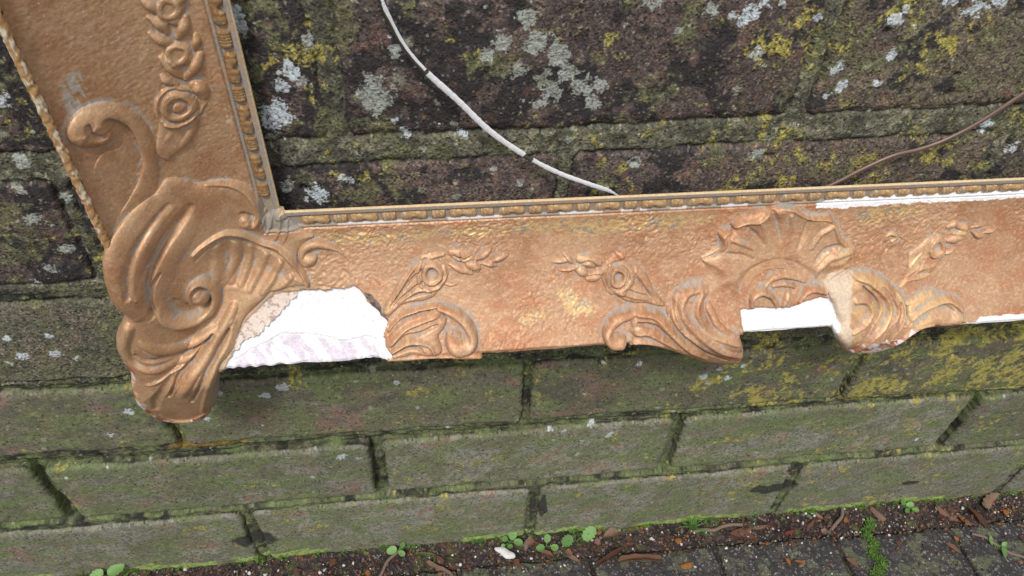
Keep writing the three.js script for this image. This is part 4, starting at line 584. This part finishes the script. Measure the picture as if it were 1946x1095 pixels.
function beadGeo(len, notch) {
  const nx = 22, na = 12, pos = [], uv = [], idx = [], L = len / 2, u0 = hash2(len * 10 | 0, notch, 6);
  for (let i = 0; i <= nx; i++) { const s = i / nx * 2 - 1, e = Math.pow(Math.abs(s), 14), r = 2.45 * Math.sqrt(Math.max(0, 1 - e)) * (1 + 0.05 * Math.sin(i * 1.7));
    for (let k = 0; k <= na; k++) { const a = k / na * Math.PI, cut = notch ? 0.75 * Math.exp(-Math.pow(s / 0.14, 2)) * sm(0.15, -0.7, Math.cos(a)) : 0; const rr = r * (1 - cut); pos.push(s * L / 1000, rr * Math.cos(a) / 1000, rr * 0.9 * Math.sin(a) / 1000); uv.push(u0 + i / nx * 0.6, k / na * 0.3); } }
  for (let i = 0; i < nx; i++) for (let k = 0; k < na; k++) { const a = i * (na + 1) + k; idx.push(a, a + na + 1, a + 1, a + 1, a + na + 1, a + na + 2); }
  return geo(pos, idx, uv);
}
const longBead = [beadGeo(13.6, 1), beadGeo(13.2, 1)], shortBead = [beadGeo(6.9, 0), beadGeo(6.6, 0)];
{
  const put = (g, x, y, rot, m) => { const b = mesh('bead', g, m, frame); b.position.copy(M(x, y, 8.75)); b.rotation.z = rot + (hash2(x * 9 | 0, y | 0, 3) - 0.5) * 0.05; };
  put(longBead[0], -9.6, YS - 5.5, 0, beadGold); put(shortBead[0], 1.6, YS - 5.5, 0, beadGold);
  for (let x = 5.6, k = 0; x < 420; k++) { const pitch = lerp(23.2, 24.5, clamp(x / 250)); put(longBead[k % 2], x + 7, YS - 5.5, 0, beadGold); put(shortBead[(k >> 1) % 2], x + 18.6, YS - 5.5, 0, beadGold); x += pitch; }
  const ys = [-17.3, -7.3, 7.4, 16.3, 30.4, 39.3, 53.2, 62.3, 77, 86, 100, 109, 123, 132];
  for (let k = 0; k < ys.length - 1; k++) { const len = ys[k + 1] - ys[k]; put(len > 11 ? longBead[k % 3 % 2] : shortBead[k % 2], XI - 5.1, (ys[k] + ys[k + 1]) / 2, Math.PI / 2, beadBronze); }
}
{ // twisted rope along the outer edge of the stile, gilding mostly rubbed off
  const pos = [], uv = [], idx = [], na = 18, n = 520; const col = new Uint8Array(64 * 512 * 4);
  for (let i = 0; i <= n; i++) { const y = -14 + i * 0.36; for (let k = 0; k <= na; k++) { const a = k / na * Math.PI * 2, tw = Math.sin(y * 1.5 + a * 3 + (vn(y / 4, k, 4) - 0.5)), r = 1.65 + 0.1 * tw + (vn(y * 0.9, a * 2, 6) - 0.5) * 0.5, p = M(-84.9 + r * Math.cos(a), y, 46.1 + r * 0.9 * Math.sin(a)); pos.push(p.x, p.y, p.z); uv.push(k / na, i / n); } }
  for (let i = 0; i < n; i++) for (let k = 0; k < na; k++) { const a = i * (na + 1) + k; idx.push(a, a + 1, a + na + 1, a + 1, a + na + 2, a + na + 1); }
  for (let j = 0; j < 512; j++) for (let i = 0; i < 64; i++) { const o = [176, 138, 94], k = (j * 64 + i) * 4, tw = Math.sin((-14 + j / 512 * 187) * 1.5 + i / 64 * Math.PI * 6); mix3(o, C(168, 124, 80), sm(0.2, 0.8, tw * 0.5 + fbm(i / 9, j / 7, 3, 330) * 1.6 - 0.55) * 0.9); mix3(o, C(200, 188, 168), sm(0.58, 0.66, fbm(i / 6, j / 9, 3, 331))); col[k] = o[0]; col[k + 1] = o[1]; col[k + 2] = o[2]; col[k + 3] = 255; }
  mesh('rope_edge', geo(pos, idx, uv), new THREE.MeshStandardMaterial({ map: dataTex(64, 512, col, true, THREE.RepeatWrapping), roughness: 0.75, metalness: 0.05 }), frame);
}

// ------------------------------------------------------------------ loose wire and cord on the wall
function tube(path, rad, flat, na = 10, wobble = 0, seed = 0) { // path rows [x, y, z] mm; rad(s) mm; flat squashes towards the wall
  const pts = spline(path, 26), pos = [], uv = [], idx = [], n = pts.length; let len = 0;
  for (let i = 0; i < n; i++) { const a = pts[Math.max(0, i - 1)], b = pts[Math.min(n - 1, i + 1)], tx = b[0] - a[0], ty = b[1] - a[1], l = Math.hypot(tx, ty) || 1, nxx = -ty / l, nyy = tx / l; if (i) len += Math.hypot(pts[i][0] - pts[i - 1][0], pts[i][1] - pts[i - 1][1]);
    for (let k = 0; k <= na; k++) { const an = k / na * Math.PI * 2, r = rad(i / (n - 1), an) * (1 + wobble * (vn(len * 0.7, k * 1.3, seed) - 0.5)); const p = M(pts[i][0] + nxx * Math.cos(an) * r, pts[i][1] + nyy * Math.cos(an) * r, pts[i][2] + Math.sin(an) * r * flat); pos.push(p.x, p.y, p.z); uv.push(k / na, len / 20); } }
  for (let i = 0; i < n - 1; i++) for (let k = 0; k < na; k++) { const a = i * (na + 1) + k; idx.push(a, a + 1, a + na + 1, a + 1, a + na + 2, a + na + 1); }
  return geo(pos, idx, uv);
}
{ // dark wire whose white coating has split and flaked
  const W = [[10, 130, 16], [20, 95, 14], [28.1, 75.6, 12], [30.1, 69.7, 11.5], [35.4, 56.2, 10.5], [43, 44.6, 10], [57.6, 28.8, 9.5], [71.2, 13.5, 9], [88.3, -1, 8], [103.8, -11.3, 7], [119.8, -19.1, 6.5], [131, -25, 5], [139, -32, 3.5]];
  const wire = group('hanging_wire'); tag(wire, 'thin curved wire with white coating peeling off, tucked behind the frame', 'wire');
  mesh('wire_core', tube(W, () => 1.0, 0.9, 10, 0.1, 3), new THREE.MeshStandardMaterial({ color: new THREE.Color(0.07, 0.062, 0.05), roughness: 0.6, metalness: 0.3 }), wire);
  const white = new THREE.MeshStandardMaterial({ color: new THREE.Color(0.84, 0.84, 0.86), roughness: 0.45, bumpMap: grainTex, bumpScale: 0.0002 });
  const dense = spline(W, 12), n = dense.length;
  for (const [a, b, w] of [[0.0, 0.425, 1.05], [0.427, 0.662, 1.35], [0.678, 0.99, 1.2]]) {
    const q = dense.slice(Math.round(a * n), Math.round(b * n)).map((p, i) => [p[0] + 0.35, p[1] + 0.35, p[2] + 0.5]);
    if (q.length > 3) mesh('white_coating', tube(q.filter((_, i) => i % 3 === 0 || i === q.length - 1), (s, an) => w * (1 - 0.55 * sm(0.62, 1, b > 0.9 ? s : 0)) * (a < 0.1 && Math.cos(an) < -0.2 ? 0.62 + 0.3 * vn(s * 22, 2, 8) : 1) * (0.92 + 0.16 * vn(s * 40, 5, 9)), 0.42, 14, 0.04, 5), white, wire);
  }
}
{ // brown twin-core flex
  const K = [[240, -34, 3.5], [250.2, -26.8, 4.5], [261.1, -18.5, 5], [274.6, -10.3, 5.5], [287.2, -7.1, 5.5], [298.5, -1.5, 6], [310.1, 8.4, 7], [324.4, 24.9, 8], [341, 42.9, 9], [365, 66, 10], [400, 92, 12]];
  const cord = group('brown_cord'); tag(cord, 'flat brown twin flex cord running from behind the rail up the wall', 'cord');
  const m = new THREE.MeshPhysicalMaterial({ color: new THREE.Color(0.19, 0.115, 0.088), roughness: 0.42, clearcoat: 0.3, clearcoatRoughness: 0.3 });
  for (const s of [-0.72, 0.72]) mesh('strand', tube(K.map((p, i) => [p[0] - s * 0.62, p[1] + s * 0.78, p[2] + s * 0.5]), () => 0.86, 0.95, 12, 0.06, 12), m, cord);
}

// ------------------------------------------------------------------ ground, paving, litter
const gy = (x, z) => -391.2 - 0.027 * clamp(x, -700, 1000);
function soilTextures() {
  const W = 2048, H = 300, c = new Uint8Array(W * H * 4), b = new Uint8Array(W * H * 4);
  for (let j = 0; j < H; j++) for (let i = 0; i < W; i++) {
    const x = -330 + i * 0.5, z = -10 + j * 0.5, f1 = fbm(x / 18, z / 18, 4, 401), f2 = fbm(x / 5, z / 5, 4, 402), f3 = fbm(x / 1.5, z / 1.5, 3, 403), g = hash2(i, j, 404), o = [48, 40, 40];
    mix3(o, C(74, 58, 52), sm(0.5, 0.62, f2) * 0.8); mix3(o, C(36, 29, 30), sm(0.48, 0.58, f1) * 0.8); mix3(o, C(112, 66, 48), sm(0.62, 0.68, fbm(x / 4 + 7, z / 3, 3, 405)) * 0.6);
    mix3(o, C(130, 118, 104), sm(0.66, 0.72, f3) * 0.7); mix3(o, C(80, 92, 44), sm(0.64, 0.7, fbm(x / 9, z / 9 + 30, 3, 406)) * 0.6);
    if (g > 0.996) mix3(o, C(190, 186, 178), 0.8);
    const k = (j * W + i) * 4; c[k] = o[0]; c[k + 1] = o[1]; c[k + 2] = o[2]; c[k + 3] = 255; b[k] = b[k + 1] = b[k + 2] = clamp(0.5 + (f3 - 0.5) * 1.2 + (f2 - 0.5) * 0.6 + (g - 0.5) * 0.25) * 255; b[k + 3] = 255;
  }
  return { map: dataTex(W, H, c, true), bump: dataTex(W, H, b, false) };
}
function slabTextures() {
  const W = 1536, H = 256, c = new Uint8Array(W * H * 4), b = new Uint8Array(W * H * 4);
  for (let j = 0; j < H; j++) for (let i = 0; i < W; i++) {
    const x = -330 + i * 0.65, z = j * 0.65, f1 = fbm(x / 24, z / 24, 4, 411), f2 = fbm(x / 6, z / 6, 4, 412), f3 = fbm(x / 1.6, z / 1.6, 3, 413), g = hash2(i, j, 414), o = [52, 49, 49];
    mix3(o, C(76, 73, 70), sm(0.48, 0.62, f2) * 0.7); mix3(o, C(48, 47, 48), sm(0.46, 0.58, f1) * 0.7); mix3(o, C(104, 110, 76), sm(0.56, 0.62, fbm(x / 10, z / 10, 4, 415)) * 0.6); mix3(o, C(40, 38, 39), sm(0.58, 0.64, f3) * 0.6); mix3(o, C(150, 145, 138), sm(0.68, 0.72, f3) * 0.8);
    if (g > 0.997) mix3(o, C(205, 205, 200), 0.8);
    const k = (j * W + i) * 4; c[k] = o[0]; c[k + 1] = o[1]; c[k + 2] = o[2]; c[k + 3] = 255; b[k] = b[k + 1] = b[k + 2] = clamp(0.5 + (f3 - 0.5) * 1.1 + (g - 0.5) * 0.4) * 255; b[k + 3] = 255;
  }
  return { map: dataTex(W, H, c, true), bump: dataTex(W, H, b, false) };
}
const ST = soilTextures(), PT = slabTextures();
const soilMat = new THREE.MeshStandardMaterial({ map: ST.map, bumpMap: ST.bump, bumpScale: 0.0016, roughness: 0.9 });
const slabMat = new THREE.MeshStandardMaterial({ map: PT.map, bumpMap: PT.bump, bumpScale: 0.001, roughness: 0.78 });
{
  const xs = axis([[-40000, -2000, 9500], [-2000, -340, 80], [-340, 640, 1.6], [640, 2000, 80], [2000, 40000, 9500]]), zs = axis([[-40000, -1000, 9750], [-1000, -12, 200], [-12, 100, 1.5], [100, 1500, 60], [1500, 40000, 9625]]), pos = [], uv = [], idx = [], nx = xs.length;
  for (const z of zs) for (const x of xs) { const near = x > -345 && x < 645 && z > -14 && z < 105; let y = gy(x, z) - (z > 100 || z < -14 ? 3 : 0); if (near) y += (fbm(x / 12, z / 12, 3, 421) - 0.45) * 5 + (fbm(x / 3, z / 3, 3, 422) - 0.5) * 2.6 - sm(18, 30, z) * 2.5 + 3 * sm(6, 0, z) * fbm(x / 9, 1, 2, 423); const p = M(x, y, z); pos.push(p.x, p.y, p.z); uv.push((x + 330) / 1024, (z + 10) / 150); }
  for (let j = 0; j < zs.length - 1; j++) for (let i = 0; i < nx - 1; i++) { const a = j * nx + i; idx.push(a, a + nx, a + nx + 1, a, a + nx + 1, a + 1); }
  const g = mesh('ground', geo(pos, idx, uv), soilMat); tag(g, 'damp dark soil strip with grit along the wall foot', 'ground', null, 'structure');
}
{ // paving blocks laid end-on to the wall
  const pave = group('pavement'); tag(pave, 'dark worn paving blocks with mossy joints beside the soil strip', 'pavement', null, 'structure');
  for (let row = 0; row < 3; row++) for (let k = 0; k < 12; k++) {
    const x0 = -250 + k * 110.5 - 28, x1 = x0 + 107.5, z0 = 25 + row * 208 + (hash2(k, row, 5) - 0.5) * 5, z1 = z0 + 202, fine = row === 0 && x1 > -330 && x0 < 660, sx = fine ? 2 : 26, szs = fine ? axis([[z0, Math.min(z1, z0 + 70), 2], [z0 + 70, z1, 22]]) : axis([[z0, z1, 50]]), n = Math.round(104 / sx), pos = [], uv = [], idx = [], dy = (hash2(k, row, 8) - 0.5) * 1.5;
    const zz = [z0, ...szs, z1], m = n + 3, L = zz.length;
    for (let j = 0; j < L; j++) for (let i = -1; i <= n + 1; i++) { const sk = i < 0 || i > n || j === 0 || j === L - 1, x = lerp(x0, x1, clamp(i / n)) + (sk ? 0 : (vn(zz[j] / 8, k, 430) - 0.5) * 2), z = zz[j] + (vn(x / 8, k, 431) - 0.5) * 3, d = Math.min(x - x0, x1 - x, z - z0, z1 - z);
      const y = gy(x, z) + (sk ? -8 : 2.2 + dy + (fbm(x / 16, z / 16, 3, 432) - 0.5) * 2 + (fbm(x / 3, z / 3, 2, 433) - 0.5) * 0.9 - 1.6 * Math.exp(-Math.max(0, d) / 2.4)), p = M(x, y, z); pos.push(p.x, p.y, p.z); uv.push((x + 330) / 998, z / 166); }
    for (let j = 0; j < L - 1; j++) for (let i = 0; i < m - 1; i++) { const a = j * m + i; idx.push(a, a + m, a + m + 1, a, a + m + 1, a + 1); }
    mesh('paving_block', geo(pos, idx, uv), slabMat, pave);
  }
}
const R = rng(77);
const top = (x, z) => gy(x, z) + (z > 26 ? 2.6 : (fbm(x / 12, z / 12, 3, 421) - 0.45) * 5 + 0.6 + 3 * sm(6, 0, z) * fbm(x / 9, 1, 2, 423));
{ // grit and crumbs: too many to count
  const g = new THREE.IcosahedronGeometry(0.001, 1); { const p = g.getAttribute('position'); for (let i = 0; i < p.count; i++) { const s = 0.75 + 0.5 * hash2(Math.round(p.getX(i) * 1e5), Math.round(p.getY(i) * 1e5), Math.round(p.getZ(i) * 1e5)); p.setXYZ(i, p.getX(i) * s, p.getY(i) * s * 0.7, p.getZ(i) * s); } g.computeVertexNormals(); }
  const N = 5200, m = new THREE.InstancedMesh(g, new THREE.MeshStandardMaterial({ roughness: 0.85 }), N), q = new THREE.Quaternion(), e = new THREE.Euler(), col = new THREE.Color();
  for (let k = 0; k < N; k++) { const x = -320 + R() * 940, z = R() < 0.72 ? 1 + R() * 30 : R() * 90, s = 0.35 + 1.1 * Math.pow(R(), 3); q.setFromEuler(e.set(R() * 6, R() * 6, R() * 6)); const u = R();
    m.setMatrixAt(k, new THREE.Matrix4().compose(M(x, top(x, z) + s * 0.3, z), q, new THREE.Vector3(s, s, s)));
    if (u < 0.5) col.setRGB(0.035 + R() * 0.04, 0.028 + R() * 0.02, 0.026); else if (u < 0.75) col.setRGB(0.16 + R() * 0.1, 0.07 + R() * 0.04, 0.035); else if (u < 0.93) col.setRGB(0.16, 0.15, 0.14); else col.setRGB(0.6, 0.58, 0.55); m.setColorAt(k, col); }
  m.name = 'grit'; m.castShadow = m.receiveShadow = true; scene.add(m); tag(m, 'loose grit and crumbs scattered over soil and paving', 'grit', null, 'stuff');
}
const leafMats = [[0.12, 0.05, 0.028], [0.19, 0.095, 0.055], [0.09, 0.042, 0.032], [0.22, 0.135, 0.09], [0.27, 0.105, 0.025], [0.15, 0.028, 0.022], [0.22, 0.15, 0.115]].map(c => new THREE.MeshPhysicalMaterial({ color: new THREE.Color().setRGB(...c), roughness: 0.8, bumpMap: grainTex, bumpScale: 0.0004 }));
const greenMats = [[0.16, 0.30, 0.075], [0.10, 0.22, 0.045], [0.20, 0.36, 0.11]].map(c => new THREE.MeshPhysicalMaterial({ color: new THREE.Color().setRGB(...c), roughness: 0.6, transmission: 0.15, thickness: 0 }));
function blade(len, wid, kind, curl, seed) { // a leaf with thickness: outline by kind, curled and crinkled
  const n = 18, m = 6, pos = [], uv = [], idx = [];
  for (const side of [1, -1]) for (let i = 0; i <= n; i++) { const s = i / n; let w = kind === 'strip' ? Math.sqrt(Math.max(0, 1 - Math.pow(Math.abs(2 * s - 1), 6))) * (0.8 + 0.4 * vn(s * 5, seed, 1)) : kind === 'round' ? Math.sqrt(Math.max(0, 1 - Math.pow(2 * s - 1, 2))) * (0.9 + 0.2 * s) : kind === 'notch' ? Math.sqrt(Math.max(0, 1 - Math.pow(2 * s - 1, 2))) * (0.82 + 0.25 * Math.abs(Math.sin(s * 14))) : Math.sin(Math.PI * Math.pow(s, 0.8)) * (0.85 + 0.3 * vn(s * 7, seed, 2));
    for (let j = 0; j <= m; j++) { const v = j / m * 2 - 1; const y = curl * len * (0.22 * v * v * w + 0.18 * Math.sin(s * 2.6 + seed) * (0.6 + 0.4 * v)) + (vn(s * 6, v * 3 + seed, 4) - 0.5) * len * 0.08 * Math.abs(curl) - 0.03 * wid * (1 - Math.abs(v)) + side * 0.00012; pos.push((s - 0.5) * len, y, v * w * wid / 2); uv.push(s * 0.3 + seed * 0.1, v * 0.1); } }
  const S = m + 1, off = (n + 1) * S; for (let i = 0; i < n; i++) for (let j = 0; j < m; j++) { const a = i * S + j; idx.push(a, a + 1, a + S, a + 1, a + S + 1, a + S); const b = a + off; idx.push(b, b + S, b + 1, b + 1, b + S, b + S + 1); }
  for (let i = 0; i < n; i++) for (const j of [0, m]) { const a = i * S + j, b = a + off; idx.push(a, a + S, b + S, a, b + S, b); }
  return geo(pos, idx, uv);
}
function leaf(x, z, turn, len, wid, kind, mat, label, grp, tilt = 0) { if (!grp) { len *= 0.62; wid *= 0.62; } const o = mesh('dead_leaf', blade(len / 1000, wid / 1000, kind, 0.8 * (R() < 0.5 ? 1 : -1), Math.floor(R() * 50)), leafMats[mat]); o.position.copy(M(x, top(x, z) + 1.6 + Math.abs(tilt) * len * 0.25, z)); o.rotation.set(tilt, turn, (R() - 0.5) * 0.3, 'YXZ'); return tag(o, label, 'dead leaf', grp); }
leaf(344, 18, 0.2, 15, 6, 'strip', 5, 'dull red leaf scrap lying on the soil beside the paving block');
leaf(340, 47, -0.3, 16, 4, 'strip', 4, 'bright orange strip of leaf on the dark paving block');
leaf(330, 45, -1.2, 12, 6, 'oval', 4, 'short orange leaf curl next to the orange strip on paving');
leaf(383, 10, -0.75, 34, 9, 'strip', 3, 'long pale brown dry leaf with rounded end lying against the wall foot');
leaf(366, 13, 0.7, 24, 8, 'oval', 0, 'forked brown leaf piece beside the long pale brown leaf');
leaf(311, 13, 0.15, 48, 18, 'oval', 1, 'broad tan curled leaf heap on soil beside the grass tuft');
leaf(300, 18, -0.3, 36, 14, 'oval', 0, 'dark russet leaf tucked under the broad tan leaf');
leaf(473, 17, -0.55, 40, 14, 'oval', 2, 'long dark purple-brown pointed leaf pointing along the paving');
leaf(500, 14, -0.9, 34, 14, 'oval', 1, 'light brown folded leaf with a pointed tip near the paving joint');
leaf(524, 22, -1.2, 34, 7, 'strip', 0, 'upright-lying russet leaf sliver at the end of the soil strip');
leaf(548, 9, 0.5, 42, 18, 'notch', 3, 'large pinkish brown leaf leaning on the wall foot', null, 0.5);
leaf(203, 33, -0.12, 62, 12, 'strip', 1, 'ragged tan strip of leaf lying lengthwise on the paving');
leaf(178, 27, 0.45, 48, 5, 'strip', 0, 'thin russet stalk-like leaf slanting over the soil');
leaf(-199, 5, 0.4, 26, 16, 'notch', 2, 'dark withered leaf beside the big twin-leaved seedling');
leaf(36, 24, -0.6, 44, 8, 'strip', 3, 'pale brown twig-like leaf curl on open soil');
leaf(432, 10, -1.1, 26, 9, 'strip', 3, 'upright pale brown leaf strip against mossy wall foot', null, 0.35);
leaf(112, 8, 1.2, 26, 9, 'oval', 6, 'pinkish brown leaf standing beside the clover-like seedling', null, 0.4);
leaf(186, 6, 0.2, 30, 16, 'oval', 3, 'olive tan leaf lying next to the notched seedling');
for (let k = 0; k < 54; k++) { const x = -260 + R() * 850, z = 3 + R() * (x > 220 ? 55 : 26); leaf(x, z, R() * 6.3, 5 + 11 * R() * R(), 2 + 4 * R(), R() < 0.6 ? 'strip' : 'oval', Math.floor(R() * 5), 'small brown dry leaf scrap scattered on soil and paving', 'leaf scraps along the wall foot'); }
function stick(x, z, turn, len, r, label) { const q = []; for (let i = 0; i <= 5; i++) q.push(new THREE.Vector3((i / 5 - 0.5) * len / 1000, (Math.sin(i * 1.3) * 0.6) / 1000, (Math.sin(i * 2.1 + x) * len * 0.03) / 1000)); const o = mesh('twig', new THREE.TubeGeometry(new THREE.CatmullRomCurve3(q), 20, r / 1000, 7), leafMats[6]); o.position.copy(M(x, top(x, z) + r + 1, z)); o.rotation.y = turn; tag(o, label, 'twig'); }
stick(280, 9, 0.08, 46, 1.6, 'straight pale twig lying by the grass tuft'); stick(400, 5, 0.75, 48, 1.5, 'bent bare twig propped at the moss hem'); stick(530, 52, -0.7, 52, 1.2, 'thin grey twig across the paving joint'); stick(-8, 18, 0.9, 60, 1.3, 'reddish thin twig slanting over soil near the wall');
{ const g = new THREE.SphereGeometry(0.006, 20, 14), p = g.getAttribute('position'); for (let i = 0; i < p.count; i++) { const x = p.getX(i), s = 1 + 0.25 * x / 0.006; p.setXYZ(i, x * 1.6, p.getY(i) * 0.4 * s, p.getZ(i) * 0.6 * s + 0.0006 * Math.sin(x * 900)); } g.computeVertexNormals(); const o = mesh('white_stone', g, new THREE.MeshStandardMaterial({ color: new THREE.Color(0.78, 0.77, 0.74), roughness: 0.6, bumpMap: grainTex, bumpScale: 0.0005 })); o.position.copy(M(91, top(91, 14) + 2.5, 14)); o.rotation.y = -0.6; tag(o, 'elongated white stone chip lying on dark soil by seedlings', 'stone'); }
function seedling(x, z, leaves, label, grp) { // leaves: [dx, dz, height, length, width, turn, kind]
  const s = group('seedling'); s.position.copy(M(x, top(x, z) - 0.5, z)); tag(s, label, 'seedling', grp);
  leaves.forEach(([dx, dz, h, len, wid, turn, kind], i) => {
    const c = new THREE.QuadraticBezierCurve3(new THREE.Vector3(0, 0, 0), new THREE.Vector3(dx * 0.0003, h * 0.0008, dz * 0.0003), new THREE.Vector3(dx / 1000, h / 1000, dz / 1000));
    mesh('stem', new THREE.TubeGeometry(c, 8, 0.0006, 6), greenMats[1], s);
    const l = mesh('leaf', blade(len * 0.68 / 1000, wid * 0.66 / 1000, kind, 0.25, i + Math.round(x)), greenMats[(i + Math.abs(Math.round(x))) % 3], s); l.position.set(dx / 1000, (h + 0.4) / 1000, dz / 1000); l.rotation.set(0.35 - 0.1 * i, turn, 0.12, 'YXZ');
  });
}
seedling(-221, 4, [[-7, 2, 9, 17, 13, 0.9, 'notch'], [8, 0, 12, 20, 14, 0.5, 'notch']], 'bright green seedling with two broad notched leaves at wall foot');
seedling(2, 5, [[-4, 0, 6, 13, 10, 0.4, 'round'], [4, 3, 5, 10, 7, -0.6, 'round'], [5, -3, 7, 8, 6, 1.2, 'round']], 'tiny seedling with three round leaves on bare dark soil');
seedling(97, 5, [[-5, -1, 6, 8, 7, 0.5, 'round'], [2, -3, 9, 15, 11, 1.2, 'round'], [6, 3, 6, 12, 9, -0.5, 'round'], [-1, 5, 4, 7, 6, 0, 'round'], [-7, 4, 4, 6, 5, 1, 'round']], 'many-leaved seedling right behind the white stone chip');
seedling(127, 11, [[-6, 3, 5, 11, 9, 0.2, 'round'], [1, -4, 6, 11, 9, 1.2, 'round'], [6, 4, 5, 10, 9, -0.5, 'round']], 'clover-like seedling with three round pale green leaves');
seedling(154, 8, [[-9, 2, 6, 17, 14, 0.6, 'notch'], [10, -1, 9, 22, 16, 0.7, 'notch']], 'pale green seedling with two wide notched leaves beside clover-like seedling');
seedling(463, 5, [[-4, -2, 8, 10, 8, 1, 'round'], [3, 0, 5, 11, 8, 0, 'round'], [6, 5, 4, 9, 7, -0.5, 'round'], [-2, 5, 4, 8, 6, 0.7, 'round']], 'leafy seedling at the moss hem above the dark pointed leaf');
seedling(525, 50, [[-3, -6, 4, 14, 8, 1.2, 'oval'], [2, 5, 4, 18, 8, 1.3, 'oval'], [5, 0, 6, 10, 6, 0.4, 'oval']], 'small green plant growing in the paving joint beside the grey twig');
function tuft(x, z, n, len, spread, label, name = 'grass_tuft', cat = 'grass tuft') { const s = group(name); s.position.copy(M(x, top(x, z) - 1, z)); tag(s, label, cat); for (let k = 0; k < n; k++) { const a = R() * 6.28, l = len * (0.6 + 0.6 * R()), sp = spread * (0.4 + 0.8 * R()), q = new THREE.QuadraticBezierCurve3(new THREE.Vector3((R() - 0.5) * 0.004, 0, (R() - 0.5) * 0.004), new THREE.Vector3(Math.cos(a) * sp * 0.0004, l * 0.0008, Math.sin(a) * sp * 0.0004), new THREE.Vector3(Math.cos(a) * sp / 1000, l * 0.6 / 1000, Math.sin(a) * sp / 1000)), pts = q.getPoints(8), pos = [], idx = []; pts.forEach((p, i) => { const w = 0.0009 * (1 - i / 8.4); pos.push(p.x - Math.sin(a) * w, p.y, p.z + Math.cos(a) * w, p.x, p.y + 0.0003, p.z, p.x + Math.sin(a) * w, p.y, p.z - Math.cos(a) * w); if (i) { const b = i * 3; idx.push(b - 3, b, b - 2, b - 2, b, b + 1, b - 2, b + 1, b - 1, b - 1, b + 1, b + 2); } }); mesh('grass_blade', geo(pos, idx), greenMats[1], s); } }
tuft(258, 6, 16, 20, 16, 'small grass tuft sprouting from the moss hem beside the straight twig'); tuft(36, 12, 3, 14, 16, 'few short grass blades lying on bare soil', 'grass_sprig', 'grass sprig');
{ // moss cushions
  const g = []; for (let k = 0; k < 5; k++) { const a = k * 1.3; const c = blade(0.0042, 0.0012, 'oval', 0.4, k); c.rotateZ(0.7); c.rotateY(a); c.translate(Math.cos(a) * 0.0016, 0.0012, -Math.sin(a) * 0.0016); g.push(c); } const mg = mergeGeometries(g);
  const moss = (name, n, place, label, cat) => { const m = new THREE.InstancedMesh(mg, new THREE.MeshStandardMaterial({ roughness: 0.85 }), n), q = new THREE.Quaternion(), e = new THREE.Euler(), col = new THREE.Color(); for (let k = 0; k < n; k++) { const [x, y, z, s] = place(k); q.setFromEuler(e.set((R() - 0.5) * 0.8, R() * 6.3, (R() - 0.5) * 0.8)); m.setMatrixAt(k, new THREE.Matrix4().compose(M(x, y, z), q, new THREE.Vector3(s, s, s))); const v = 0.7 + 0.6 * R(); col.setRGB(0.10 * v, 0.19 * v, 0.03 * v); m.setColorAt(k, col); } m.name = name; m.castShadow = m.receiveShadow = true; scene.add(m); tag(m, label, cat, null, 'stuff'); };
  moss('joint_moss', 170, () => { const t = Math.pow(R(), 0.9), z = 16 + t * 55, x = 417 - t * 11 + (R() - 0.5) * 12 * R() + (fbm(z / 9, 2, 2, 470) - 0.5) * 16, s = 0.6 + 0.8 * R(); return [x, gy(x, z) + 0.5 + R() * 2.5, z, s]; }, 'bright green moss line filling the joint between paving blocks', 'moss');
  moss('hem_moss', 420, () => { let x = -310 + R() * 900; x += (fbm(x / 30, 1, 2, 480) - 0.5) * 60; const z = 0.5 + R() * R() * 5; return [x, top(x, z) + R() * 4 - 1, z, 0.35 + 0.35 * R()]; }, 'thin green moss hem where the wall meets the soil', 'moss');
}
scene.traverse(o => { if (o.isMesh) { o.castShadow = true; o.receiveShadow = true; } });
renderer.render(scene, camera);
